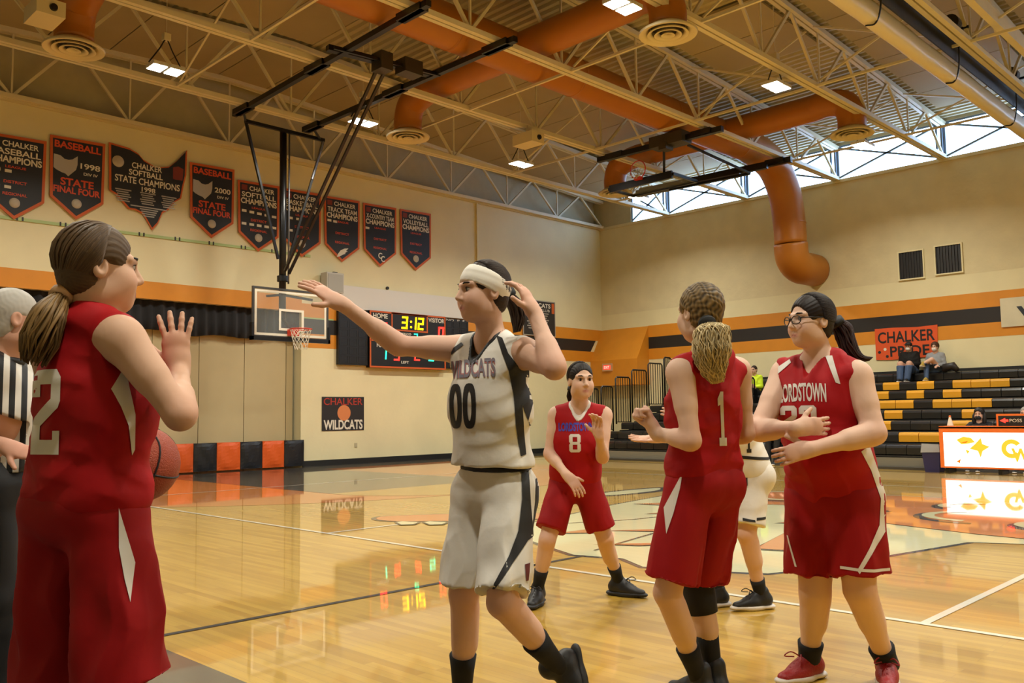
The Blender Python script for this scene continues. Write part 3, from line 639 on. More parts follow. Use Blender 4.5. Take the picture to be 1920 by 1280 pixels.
for x, y, l in [(6.33,14.78,'bright twin lamp over the softball banner, upper left'), (10.48,14.73,'bright twin lamp seen beside the hoop strut'), (15.1,14.65,'bright twin lamp over the corner end of the stage wall'), (19.95,14.72,'bright twin lamp against the far end of the clerestory'),
                (1.6,14.45,'bright twin lamp outside the frame over the stage steps'), (10.26,7.77,'bright twin lamp at the top centre of the picture'), (15.0,7.8,'bright twin lamp hanging before the corrugated deck at right'), (5.4,7.6,'bright twin lamp overhead by the near sideline'), (19.9,8.25,'bright twin lamp near the rolled curtain end'),
                (.8,7.6,'bright twin lamp behind the near sideline'), (5.4,.8,'bright twin lamp above the photographer'), (10,.8,'bright twin lamp over the near half of court'), (14.6,.8,'bright twin lamp over the far half of court'), (19.2,.8,'bright twin lamp over the far bleachers'), (5.4,-6,'bright twin lamp at back of gym by near sideline'), (14.6,-6,'bright twin lamp at back of gym by far sideline'), (.8,.8,'bright twin lamp right behind the photographer'), (10,-6,'bright twin lamp at back of gym over the middle')]:
    lamp(x, y, LZ, l)
# ---- ceiling loudspeaker / projector boxes on the joists
for x, y, rz, l in ((13.85, 13.2, .55, 'cream ceiling loudspeaker box under the joist at centre'), (4.1, 13.9, .4, 'cream ceiling loudspeaker box at the top left corner')):
    b = empty('ceiling_speaker', (x, y, 7.3)); b.rotation_euler = (0, 0, 0); tag(b, l, 'speaker')
    mb = MB(); mb.box((x-.2, y-.3, 7.18), (x+.2, y+.3, 7.42)); o = mb.build('cabinet', M_DIFF, b)
    MB().lathe([(0,-.04),(.05,-.035),(.06,0)], (x+.03, y-.3, 7.3), 14, axis='y').build('lens_port', M_BLACKM, b)
    MB().bar((x, y, 7.44), (x, y, 7.62), .08, .08).build('bracket', M_TRUSS, b)

# ---- basketball hoop hung from the roof
hp = empty('hanging_hoop', (9.86, 16.5, 7.5)); tag(hp, 'black ceiling-hung basketball hoop with glass backboard and mast', 'basketball hoop')
RZ = 7.5
def hb(name, a, b, w_, h_, m=M_BLACKM, par=hp): return MB().bar(a, b, w_, h_).build(name, m, par)
hb('rail', (8.57,16.6,RZ), (8.33,10.0,RZ), .1, .1); hb('rail', (10.2,16.4,RZ), (10.22,10.0,RZ), .1, .1)
for x, y in ((8.56,16.2),(8.45,13.3),(8.36,10.45),(10.2,16.2),(10.21,13.3),(10.22,10.45)):
    MB().box((x-.09, y-.3, RZ-.05), (x+.09, y+.3, RZ+.06)).build('clamp', M_BLACKM, hp)
hb('cross_beam', (8.15,12.5,RZ+.02), (10.25,12.2,RZ+.02), .13, .1); hb('cross_beam', (8.15,12.3,RZ-.04), (10.25,12.0,RZ-.04), .05, .05)
MB().box((9.0,12.1,RZ-.2), (9.25,12.4,RZ+.12)).box((9.45,12.0,RZ-.16), (9.85,12.3,RZ+.1)).build('winch', mat('winch_grey', '#4b4436', .4, metal=.5), hp)
BBY, MY, MXX = 16.46, 16.78, 9.83
TBZ = 7.45
hb('top_bar', (8.85,MY-.1,TBZ), (10.8,MY-.1,TBZ), .07, .07); MB().tube([(9.82,MY,TBZ), (MXX,MY,3.3)], .075, 14).build('mast', M_BLACKM, hp, smooth=True)
MB().tube([(9.96,MY-.02,TBZ), (MXX+.13,MY-.02,4.1)], .02, 8).build('mast_rod', mat('grey_steel', '#77777c', .35, metal=.6), hp, smooth=True)
hb('side_strut', (8.87,MY-.1,TBZ), (9.72,MY,4.62), .05, .05); hb('side_strut', (10.78,MY-.1,TBZ), (9.95,MY,4.55), .05, .05)
MB().tube([(10.78,MY-.1,TBZ), (10.5,MY-.08,6.5)], .03, 8).build('strut_sleeve', MATS['grey_steel'], hp)
hb('rear_brace', (9.08,12.3,RZ-.1), (9.78,16.6,4.35), .05, .05); hb('rear_brace', (9.22,12.25,RZ-.1), (9.88,16.6,4.3), .05, .05)
hb('bar_hanger', (8.87,MY-.1,TBZ), (8.6,16.3,RZ+.04), .04, .04); hb('bar_hanger', (10.7,MY-.1,TBZ), (10.25,16.3,RZ+.04), .04, .04)
MB().lathe([(.1,-.06),(.12,-.06),(.12,.06),(.1,.06)], (MXX,MY,4.2), 14).build('mast_collar', M_BLACKM, hp)
bx0, bx1, bz0, bz1 = 8.945, 10.775, 2.87, 3.93
bb = MB().box((bx0+.03, BBY-.006, bz0+.03), (bx1-.03, BBY+.006, bz1-.03)).build('glass_board', mat('board_glass', '#c8d0d0', .05, alpha=.1), hp)
plate('board_frame', rect(bx0,bz0,bx1,bz1), (0,BBY-.02,0), UX, UZ, mat('board_frame_grey', '#3b3a39', .4), hp, t=-.05 if False else .05, base=-.05, holes=[rect(bx0+.04,bz0+.04,bx1-.04,bz1-.04)])
plate('border_stripe', rect(bx0+.05,bz0+.05,bx1-.05,bz1-.05), (0,BBY-.008,0), UX, UZ, M_WHITE, hp, t=.002, holes=[rect(bx0+.1,bz0+.1,bx1-.1,bz1-.1)])
plate('target_square', rect(9.56,bz0+.17,10.16,bz0+.63), (0,BBY-.008,0), UX, UZ, M_WHITE, hp, t=.002, holes=[rect(9.61,bz0+.22,10.11,bz0+.58)])
pd = MB().box((bx0-.03, BBY-.05, bz0-.06), (bx1+.03, BBY+.05, bz0+.02)).box((bx0-.03, BBY-.05, bz0-.06), (bx0+.02, BBY+.05, bz0+.3)).box((bx1-.02, BBY-.05, bz0-.06), (bx1+.03, BBY+.05, bz0+.3)).build('edge_padding', M_BLACKM, hp)
hb('board_arm', (MXX,MY,3.85), (9.3,BBY+.03,3.75), .05, .05); hb('board_arm', (MXX,MY,3.85), (10.4,BBY+.03,3.75), .05, .05); hb('board_arm', (MXX,MY,3.35), (9.86,BBY+.03,3.1), .06, .06)
M_RIM = mat('rim_orange', '#c8341a', .4)
rc = (9.86, BBY-.38, 3.05)
MB().tube([(rc[0]+.228*math.cos(t), rc[1]+.228*math.sin(t), rc[2]) for t in [2*math.pi*i/28 for i in range(28)]], .011, 8, closed=True).build('rim', M_RIM, hp, smooth=True)
MB().box((9.76, BBY-.16, 2.93), (9.96, BBY-.01, 3.07)).build('rim_bracket', M_RIM, hp)
def net(c, m, par, ax=None):
    mb = MB()
    for s in (-1, 1):
        for i in range(12):
            P = []
            for j in range(9):
                u = j/8; a_ = 2*math.pi*(i/12)+s*u*1.55; rr = .222*(1-.42*u**.8); P.append((c[0]+rr*math.cos(a_), c[1]+rr*math.sin(a_), c[2]-.42*u))
            mb.tube(P, .005, 4)
    return mb.build('net', m, par)
M_NET = mat('net_cord', '#d9d2c0', .8); net(rc, M_NET, hp)

# ---- side hoop folded up under the roof
fh = empty('folded_hoop', (18, 12, 7.4)); tag(fh, 'second basketball hoop folded up flat against the roof near the clerestory', 'basketball hoop')
Z2 = 7.42
MB().bar((16.55,13.4,Z2), (16.7,10.0,Z2), .12, .12).build('rail', M_BLACKM, fh); MB().bar((19.6,14.4,Z2-.06), (20.05,10.1,Z2), .12, .14).build('rail', M_BLACKM, fh)
MB().bar((19.3,14.3,Z2-.18), (19.75,10.6,Z2-.12), .12, .12).build('mast', M_BLACKM, fh)
for p in ((16.6,12.9),(16.68,10.5),(20.0,10.5)): MB().box((p[0]-.1,p[1]-.25,Z2-.04),(p[0]+.1,p[1]+.25,Z2+.08)).build('clamp', M_BLACKM, fh)
MB().box((16.45,10.9,Z2-.1),(16.85,11.8,Z2+.16)).box((16.4,11.3,Z2-.2),(16.7,11.5,Z2-.05)).build('winch', MATS['winch_grey'], fh)
MB().bar((16.9,11.7,Z2-.05),(17.6,12.2,6.9),.06,.06).bar((17.0,11.1,Z2-.05),(18.9,10.6,6.95),.05,.05).bar((18.9,10.6,6.95),(18.4,12.6,6.85),.06,.06).build('linkage', M_BLACKM, fh)
MB().box((17.4,11.8,6.885),(18.36,13.7,6.90)).build('backboard', mat('board_glass', '#c8d0d0', .05, alpha=.1), fh); MB().box((17.35,11.75,6.86),(17.42,13.75,6.93)).box((18.33,11.75,6.86),(18.4,13.75,6.93)).box((17.42,11.75,6.86),(18.33,11.81,6.93)).box((17.42,13.69,6.86),(18.33,13.75,6.93)).build('board_frame', M_BLACKM, fh); MB().box((17.33,11.8,6.80),(17.39,13.7,6.98)).build('edge_padding', M_BLACKM, fh)
MB().bar((18.5,13.7,6.92),(18.95,10.9,6.98),.09,.09).build('side_strut', MATS['grey_steel'], fh)
fr = (17.28, 12.75, 7.18)
MB().tube([(fr[0], fr[1]+.228*math.cos(t), fr[2]+.228*math.sin(t)) for t in [2*math.pi*i/26 for i in range(26)]], .014, 8, closed=True).build('rim', M_RIM, fh, smooth=True)
MB().box((17.24,12.65,6.93),(17.34,12.85,7.0)).build('rim_bracket', M_RIM, fh)
nm = MB()
for i in range(10):
    a_ = 2*math.pi*i/10; nm.tube([(fr[0]+.0, fr[1]+.22*math.cos(a_), fr[2]+.22*math.sin(a_)), (fr[0]-.08, fr[1]+.14*math.cos(a_+.5)+.05, fr[2]+.12*math.sin(a_+.5)-.1), (fr[0]-.14, fr[1]+.07*math.cos(a_+1), fr[2]-.16)], .006, 4)
nm.build('net', M_NET, fh)

# ---- rolled divider curtain
dc = empty('divider_curtain', (12, 5.2, 7.1)); tag(dc, 'long rolled-up gym divider curtain in cream vinyl with dark upper band', 'curtain')
V = []; F = []; n = 60; sec = [(-.05,.5),(-.09,.3),(-.14,.12),(-.12,.02),(-.03,-.03),(.06,-.02),(.12,.06),(.12,.2),(.07,.4),(.04,.5)]
for i in range(n+1):
    x = X0+.3+(WX-.4-X0-.3)*i/n; j = .012*math.sin(i*1.9)+.01*math.sin(i*.7)
    for a_, b_ in sec: V.append((x, 5.2+a_*(1+j), 7.03+b_*.74+j*.6))
k = len(sec)
for i in range(n):
    for j in range(k-1): F.append((i*k+j, (i+1)*k+j, (i+1)*k+j+1, i*k+j+1))
MB().add(V, F).build('vinyl_roll', mat('curtain_cream', '#d8cdb0', .45), dc, smooth=True)
MB().box((X0+.3, 5.05, 7.37), (WX-.1, 5.07, 7.77)).build('dark_band', mat('curtain_navy', '#20232e', .5, bump=.5, bscale=6), dc)
MB().tube([(X0+.3, 4.98, 7.92), (WX-.1, 4.98, 7.92)], .04, 10).build('drive_shaft', M_BLACKM, dc, smooth=True)
for x in (8.6, 12.6, 16.0, 19.4, 22.2):
    MB().lathe([(0,-.09),(.15,-.09),(.15,.09),(0,.09)], (x, 4.98, 7.9), 16, axis='x').build('winch_drum', M_BLACKM, dc)
    MB().box((x+.25, 4.78, 7.86), (x+.30, 5.2, 7.90)).build('bracket', M_BLACKM, dc)
    MB().tube(bend([(x+.4, 5.0, 7.85), (x+.42, 5.02, 7.3), (x+.4, 5.1, 7.02), (x+.3, 5.22, 6.98)], 5), .014, 6).build('lift_cord', M_BLACKM, dc)
tag(MB().box((X0, 4.30, 7.75), (WX, 4.42, 7.95)).box((X0, 4.3, 7.95), (WX, 4.55, 7.98)).build('support_channel', M_TRUSS), 'cream steel channel running beside the divider curtain drive', 'channel')

# ---- bleachers
bl = empty('bleachers', (18.0, 9, 0)); tag(bl, 'tall pull-out bleachers with black and golden seat modules along the wall', 'bleachers')
M_SEATB = mat('seat_black', '#141416', .3, coat=.3); M_SEATY = mat('seat_gold', '#d99a1e', .4); M_TREAD = mat('tread_black', '#1b1a19', .6); M_KICK = mat('kick_grey', '#7d7767', .6)
BY0, BY1, NR, MW = 2.4, 15.3, 8, .414
def roundbox(w_, d_, h_):
    pr = [(0,0),(0,h_*.7),(.015,h_*.92),(.05,h_),(d_-.05,h_),(d_,h_*.93),(d_,0)]
    V = [(x, s*w_/2, z) for s in (-1,1) for x, z in pr]; k = len(pr)
    F = [(i, (i+1) % k, k+(i+1) % k, k+i) for i in range(k)]+[tuple(range(k-1,-1,-1)), tuple(range(k,2*k))]
    return V, F
seat0 = None; ys = [9.03-MW*i for i in range(-15, 16)]
PAT = {6:{0,2,4,5,6}, 5:{0,2,4}, 4:{1,2,4,5,6}, 3:{2,6}, 2:{2,6}, 1:{2,4,5}}
for rk in range(NR):
    X, zz = 18.2+.68*rk, .46+.233*rk
    MB().box((X+.0, BY0, zz-.233), (X+.66, BY1, zz-.19)).box((X+.42, BY0, zz-.19), (X+.66, BY1, zz-.02)).build('row_deck', M_TREAD, bl)
    for i in range(-15, 16):
        yc = 9.03-MW*(i+.5)
        if yc > BY1-.2 or yc < BY0+.2: continue
        gold = i in PAT.get(rk, ())
        if seat0 is None:
            V, F = roundbox(MW-.012, .42, .19); seat0 = MB().add(V, F).build('seat', M_SEATB, None); seat0.location = (X, yc, zz-.17); s = seat0; setpar(s, bl)
        else: s = linkcopy(seat0, bl, (X, yc, zz-.17))
        if gold: s.material_slots[0].link = 'OBJECT'; s.material_slots[0].material = M_SEATY
for rk in range(NR):
    X, zz = 18.2+.68*rk, .46+.233*rk
    MB().box((X+.02, BY1-.04, 0), (X+.66, BY1, zz-.19)).build('end_panel', M_TREAD, bl)
MB().box((18.2, BY0, 0), (18.25, BY1, .24)).build('kick_board', M_KICK, bl); MB().box((17.95, BY0, 0), (18.2, BY1, .05)).build('base_rail', mat('rail_dark', '#39352e', .6), bl)
MB().box((22.96+.42, BY0, 1.9), (23.4, BY1, 2.2)).build('back_panel', M_TREAD, bl)
def railing(x0, x1, zt, zb, y, label, slope=0):
    r = empty('bleacher_railing', (x0, y, zb)); tag(r, label, 'railing', 'black safety railings at the bleacher end')
    MB().tube([(x0,y,zb),(x0,y,zt-.05),(x0+.06,y,zt),(x1-.06,y,zt),(x1+slope*.1,y,zt-.05),(x1+slope*.6,y,zb)], .022, 8).build('frame_tube', M_BLACKM, r, smooth=True)
    n = 5
    for i in range(1, n+1):
        x = x0+(x1-x0)*i/(n+1); MB().tube([(x,y,zb+.05),(x,y,zt)], .011, 6).build('baluster', M_BLACKM, r)
    MB().tube([(x0,y,zb+.06),(x1,y,zb+.06)], .012, 6).build('bottom_tube', M_BLACKM, r)
for i, (x0, x1, zt, zb) in enumerate([(18.25,18.72,1.88,.45),(18.85,19.35,1.95,.7),(19.5,20.15,2.22,.9),(20.25,20.95,2.44,1.15),(21.05,21.75,2.66,1.4),(21.85,22.2,2.86,1.65)]):
    railing(x0, x1, zt, zb, BY1+.05, 'black tube railing on the bleacher end, '+['lowest one at the front', 'second from the front', 'third from the front', 'fourth from the front', 'second from the top', 'topmost one by the wall'][i], .3 if i == 5 else 0)
railing(20.6, 21.2, 2.1, 1.35, 12.0, 'short black aisle railing beside the spectator in neon jacket')

# ---- scorer's table
st = empty('scorers_table', (17.9, 4.5, 0)); tag(st, "long scorer's table with backlit white front panel in an orange frame", 'table')
TY0, TY1, TX = 2.2, 6.05, 17.42
M_TOR = mat('table_orange', '#e8722a', .5); M_TGL = mat('table_backlit', '#f4fbf4', .4, emit=(.93, 1.0, .95), estr=1.6)
plate('orange_frame', rect(-TY1, .1, -TY0, .86), (TX, 0, 0), RU, UZ, M_TOR, st, t=.05, base=-.05, holes=[rect(-TY1+.07, .13, -TY0-.07, .755)])
plate('backlit_panel', rect(-TY1+.07, .13, -TY0-.07, .755), (TX+.02, 0, 0), RU, UZ, M_TGL, st, t=.01)
MB().box((TX, TY0, .83), (TX+.46, TY1, .87)).build('top', M_TOR, st)
for y in (TY1-.1, TY1-1.0, TY1-1.9, TY1-2.9): 
    MB().box((TX+.05, y-.03, 0), (TX+.44, y+.03, .1)).build('foot', M_BLACKM, st)
    MB().box((TX+.38, y-.025, 0), (TX+.43, y+.025, .83)).build('leg', M_BLACKM, st)
M_LG, M_LO = mat('logo_gold', '#e8b43a', .5, emit='#f2b428', estr=.55), mat('logo_orange', '#d97a28', .5, emit='#e08020', estr=.4)
TO = (TX+.009, TY1, 0)
for poly, m in (([(.30,.62),(.42,.68),(.55,.66),(.62,.58),(.5,.55),(.38,.54)], M_LG), ([(.62,.55),(.72,.66),(.74,.55),(.86,.5),(.74,.42),(.7,.3),(.66,.42),(.52,.46)], M_LG), ([(.28,.22),(.36,.27),(.34,.19)], M_LO), ([(.36,.57),(.5,.6),(.46,.56)], M_LO), ([(.45,.44),(.52,.42),(.48,.36)], M_LG)):
    plate('logo_patch', poly, TO, RU, UZ, m, st, t=.003, base=.001)
plate('logo_letter', [(p[0]+1.22, p[1]+.47) for p in arc((0,0), .17, .6, 5.6, 16)]+[(p[0]+1.22, p[1]+.47) for p in arc((0,0), .09, 5.6, .6, 14)], TO, RU, UZ, M_LG, st, t=.003, base=.001)
lettering('logo_letter', 'W', 1.36, .36, .3, .24, TO, RU, UZ, M_LG, st, base=.005, bold=.04)
lettering('logo_letter', 'CHALKER', 2.5, .42, 1.3, .3, TO, RU, UZ, M_LO, st, base=.005, bold=.03)
pb = empty('possession_indicator', (17.6, 4.8, .87)); tag(pb, 'orange possession arrow box reading POSS on the scoring table', 'indicator')
PBO = (17.55, 5.09, .87)
MB().box((17.555, 4.4, .87), (17.7, 5.09, 1.09)).build('case', M_TOR, pb)
plate('screen', rect(.035,.0,.66,.185), PBO, RU, UZ, M_SB, pb, t=.004, base=-.002)
plate('arrow', [(.06,.1),(.15,.145),(.15,.12),(.2,.12),(.2,.08),(.15,.08),(.15,.055)], PBO, RU, UZ, M_LED['red'], pb, t=.003, base=.003)
lettering('lettering', 'POSS', .32, .1, .2, .06, PBO, RU, UZ, M_WHITE, pb, base=.006)
cn = empty('small_cone', (17.6, 5.9, .87)); tag(cn, 'small white cone-shaped bottle standing on the table end', 'bottle')
MB().lathe([(0,0),(.06,0),(.055,.02),(.04,.08),(.022,.15),(.018,.17)], (17.6,5.9,.87), 14).build('body', M_WHITE, cn, smooth=True); MB().lathe([(.018,.17),(.02,.19),(.012,.2),(0,.2)], (17.6,5.9,.87), 10).build('cap', M_TOR, cn)
tb_ = empty('trash_bin', (17.68, 6.26, 0)); tag(tb_, 'dark blue waste bin with clear liner at the end of the scoring table', 'trash bin')
MB().add([(17.54,6.12,0),(17.80,6.12,0),(17.80,6.38,0),(17.54,6.38,0),(17.50,6.09,.44),(17.84,6.09,.44),(17.84,6.42,.44),(17.50,6.42,.44)], [(0,3,2,1),(0,1,5,4),(1,2,6,5),(2,3,7,6),(3,0,4,7)]).build('bin_body', mat('bin_blue', '#232352', .45), tb_)
MB().add([(17.49,6.08,.38),(17.85,6.08,.36),(17.85,6.43,.4),(17.49,6.43,.37),(17.51,6.10,.53),(17.83,6.10,.51),(17.83,6.41,.52),(17.51,6.41,.54)], [(0,1,5,4),(1,2,6,5),(2,3,7,6),(3,0,4,7)]).build('liner', mat('liner_clear', '#a9abb0', .3, alpha=.75), tb_)
sbag = empty('dark_bag', (22.9, 7.6, 2.09)); tag(sbag, 'small dark bag on the top bleacher row beside the seated woman', 'bag')
mb = MB(); mb.tube([(22.95,7.78,2.12),(22.95,7.74,2.22),(22.95,7.55,2.25),(22.95,7.45,2.13)], [.05,.1,.1,.06], 10); mb.build('body', M_BLACKP, sbag, smooth=True)
# ================================================================ PEOPLE: implicit-surface modelling kit
A_ = lambda v: np.array(v, float)
def nrm(v): v = A_(v); return v/(np.linalg.norm(v)+1e-12)
def frame(fwd, up):
    f = nrm(fwd); r = nrm(np.cross(f, up)); return np.array([r, f, np.cross(r, f)])     # rows: right, forward, up

class SDF:
    def __init__(s): s.ops = []
    def cap(s, a, b, ra, rb=None, k=.02, w=None, fl=1.0, op='+'):
        a, b = A_(a), A_(b); rb = ra if rb is None else rb; m = max(ra, rb)
        s.ops.append(('c', op, k, (a, b, ra, rb, None if w is None else nrm(w), fl), np.minimum(a, b)-m-k, np.maximum(a, b)+m+k)); return s
    def ell(s, c, R, rad, k=.02, op='+'):
        c = A_(c); m = max(rad); s.ops.append(('e', op, k, (c, A_(R), A_(rad)), c-m-k, c+m+k)); return s
    def half(s, p, n, k=.004):                       # keep the side where (x-p).n < 0
        s.ops.append(('h', '&', k, (A_(p), nrm(n)), None, None)); return s
    def cut2(s, p, n, q, m):                         # remove where (x-p).n > 0 and (x-q).m > 0
        s.ops.append(('2', '&', 0, (A_(p), nrm(n), A_(q), nrm(m)), None, None)); return s
    def field(s, lo, hi, h):
        n = np.ceil((hi-lo)/h).astype(int)+1
        ax = [lo[i]+h*np.arange(n[i], dtype=np.float32) for i in range(3)]
        D = np.full(n, .15, np.float32)
        for kind, op, k, pr, bl, bh in s.ops:
            if bl is None: i0, i1 = np.zeros(3, int), n
            else:
                i0 = np.clip(np.floor((bl-.015-lo)/h).astype(int), 0, n); i1 = np.clip(np.ceil((bh+.015-lo)/h).astype(int)+1, 0, n)
                if np.any(i1 <= i0): continue
            sl = tuple(slice(a, b) for a, b in zip(i0, i1))
            X, Y, Z = ax[0][sl[0]][:, None, None], ax[1][sl[1]][None, :, None], ax[2][sl[2]][None, None, :]
            if kind == 'c':
                a, b, ra, rb, w_, fl = pr; ba = b-a; L = ba@ba+1e-12
                px, py, pz = X-a[0], Y-a[1], Z-a[2]
                t = np.clip((px*ba[0]+py*ba[1]+pz*ba[2])/L, 0, 1)
                qx, qy, qz = px-t*ba[0], py-t*ba[1], pz-t*ba[2]
                if w_ is None: d = np.sqrt(qx*qx+qy*qy+qz*qz)-(ra+t*(rb-ra))
                else:
                    c = (qx*w_[0]+qy*w_[1]+qz*w_[2]); g = 1/fl
                    q2 = qx*qx+qy*qy+qz*qz; len1 = np.sqrt(np.maximum(q2+c*c*(g*g-1), 1e-12)); len2 = np.sqrt(np.maximum(q2+c*c*(g**4-1), 1e-12))
                    d = (len1-(ra+t*(rb-ra)))*len1/len2
            elif kind == 'e':
                c, R, rad = pr; px, py, pz = X-c[0], Y-c[1], Z-c[2]
                k0 = 0; k1 = 0
                for i in range(3):
                    q = (px*R[i][0]+py*R[i][1]+pz*R[i][2])/rad[i]; k0 = k0+q*q; k1 = k1+(q/rad[i])**2
                k0 = np.sqrt(k0); k1 = np.sqrt(k1)+1e-9; d = k0*(k0-1)/k1
            elif kind == 'h':
                p, nn = pr; d = (X-p[0])*nn[0]+(Y-p[1])*nn[1]+(Z-p[2])*nn[2]
            else:
                p, nn, q, m = pr
                d = np.minimum((X-p[0])*nn[0]+(Y-p[1])*nn[1]+(Z-p[2])*nn[2], (X-q[0])*m[0]+(Y-q[1])*m[1]+(Z-q[2])*m[2])
            E = D[sl]
            if op == '+':
                hh = np.maximum(k-np.abs(E-d), 0)/k; D[sl] = np.minimum(E, d)-hh*hh*k*.25
            elif op == '-':
                d = -d; hh = np.maximum(k-np.abs(E-d), 0)/k; D[sl] = np.maximum(E, d)+hh*hh*k*.25
            else: D[sl] = np.maximum(E, d)
        return D
    def bounds(s):
        L = [o for o in s.ops if o[1] == '+']; return np.min([o[4] for o in L], 0)-.03, np.max([o[5] for o in L], 0)+.03
    def mesh(s, h, lo=None, hi=None, ball=None, holes=()):
        """ball=(centre, radius): only inside that ball; holes: balls left out (meshed finer elsewhere)"""
        if ball is not None: lo, hi = A_(ball[0])-ball[1]-.02, A_(ball[0])+ball[1]+.02
        elif lo is None: lo, hi = s.bounds()
        V, F = surface_nets(s.field(lo, hi, h), lo, h); C = V[F].mean(1); keep = np.ones(len(F), bool)
        if ball is not None: keep &= np.linalg.norm(C-ball[0], axis=1) < ball[1]+.006
        for c, r in holes: keep &= np.linalg.norm(C-c, axis=1) > r
        F = F[keep]; u, inv = np.unique(F, return_inverse=True); return V[u], inv.reshape(F.shape)

def surface_nets(D, lo, h):
    S = D < 0; n = np.array(D.shape)-1
    cnt = np.zeros(n, np.int8)
    cor = [(i, j, k) for i in (0, 1) for j in (0, 1) for k in (0, 1)]
    for i, j, k in cor: cnt += S[i:n[0]+i, j:n[1]+j, k:n[2]+k]
    C = np.argwhere((cnt > 0) & (cnt < 8)); N = len(C)
    idx = np.full(n, -1, np.int32); idx[C[:, 0], C[:, 1], C[:, 2]] = np.arange(N)
    val = {c: D[C[:, 0]+c[0], C[:, 1]+c[1], C[:, 2]+c[2]] for c in cor}
    P = np.zeros((N, 3)); W = np.zeros(N)
    for a in cor:
        for ax in range(3):
            if a[ax]: continue
            b = list(a); b[ax] = 1; b = tuple(b)
            va, vb = val[a], val[b]; x = (va < 0) != (vb < 0)
            t = np.where(x, va/(np.where(x, va-vb, 1)), 0)
            q = np.tile(A_(a), (N, 1)); q[:, ax] = t
            P += q*x[:, None]; W += x
    V = lo+h*(C+P/W[:, None])
    F = []
    for ax in range(3):
        b, c = (ax+1) % 3, (ax+2) % 3
        s0 = [slice(None)]*3; s1 = [slice(None)]*3; s0[ax] = slice(0, -1); s1[ax] = slice(1, None)
        for q in (b, c): s0[q] = slice(1, -1); s1[q] = slice(1, -1)
        A, B = S[tuple(s0)], S[tuple(s1)]
        E = np.argwhere(A != B)
        if len(E) == 0: continue
        E[:, b] += 1; E[:, c] += 1
        fl = S[E[:, 0], E[:, 1], E[:, 2]]
        def g(db, dc):
            Q = E.copy(); Q[:, b] += db; Q[:, c] += dc; return idx[Q[:, 0], Q[:, 1], Q[:, 2]]
        q = np.stack([g(-1,-1), g(0,-1), g(0,0), g(-1,0)], 1); q[~fl] = q[~fl][:, ::-1]; F.append(q)
    F = np.concatenate(F) if F else np.zeros((0, 4), int)
    return V, F[(F >= 0).all(1)]

def joinmesh(parts):
    V = []; F = []; o = 0
    for v, f in parts: V.append(v); F.append(f+o); o += len(v)
    return np.concatenate(V), np.concatenate(F)
def vnormals(V, F):
    n = np.cross(V[F[:, 2]]-V[F[:, 0]], V[F[:, 3]]-V[F[:, 1]]); N = np.zeros_like(V)
    for i in range(4): np.add.at(N, F[:, i], n)
    return N/(np.linalg.norm(N, axis=1)[:, None]+1e-12)
def relax(V, F, it=1, a=.5):
    for _ in range(it):
        S = np.zeros_like(V); W = np.zeros(len(V))
        for i in range(4):
            for j in (1, 3): np.add.at(S, F[:, i], V[F[:, (i+j) % 4]]); np.add.at(W, F[:, i], 1)
        V = V*(1-a)+a*S/np.maximum(W, 1)[:, None]
    return V
def folds(V, F, amp, K, seed=1):
    """cloth folds: sum of warped waves; K = list of (direction, wavelength, weight)"""
    rng = np.random.RandomState(seed); N = vnormals(V, F); d = np.zeros(len(V))
    wp = .5*np.sin(V@(rng.normal(size=3)*9)+rng.rand()*6)+.5*np.sin(V@(rng.normal(size=3)*15)+rng.rand()*6)
    for dr, wl, wt in K:
        ph = V@(nrm(dr)*2*np.pi/wl)+rng.rand()*6+1.6*wp; mod = .5+.5*np.sin(V@(rng.normal(size=3)*11)+rng.rand()*6)
        s = 1-2*np.abs(np.sin(ph*.5))**.8; d += wt*mod*(.55*s+.45*np.sin(ph))
    return V+N*(amp*d)[:, None]
def mk(name, V, F, m, parent=None, col=None, smooth=True):
    me = bpy.data.meshes.new(name); F = np.asarray(F)
    me.vertices.add(len(V)); me.vertices.foreach_set('co', np.asarray(V, np.float32).ravel())
    k = F.shape[1]; me.loops.add(F.size); me.loops.foreach_set('vertex_index', F.astype(np.int32).ravel())
    me.polygons.add(len(F)); me.polygons.foreach_set('loop_start', np.arange(0, F.size, k, dtype=np.int32))
    me.polygons.foreach_set('use_smooth', [smooth]*len(F))
    me.update(calc_edges=True); me.materials.append(m)
    if col is not None:
        ca = me.color_attributes.new('tint', 'FLOAT_COLOR', 'POINT'); c4 = np.ones((len(V), 4), np.float32); c4[:, :3] = col; ca.data.foreach_set('color', c4.ravel())
    o = bpy.data.objects.new(name, me); COL.objects.link(o)
    if parent is not None: setpar(o, parent)
    return o
def bvh(*meshes):
    V, F = joinmesh(meshes); return BVHTree.FromPolygons(V.tolist(), F.tolist())
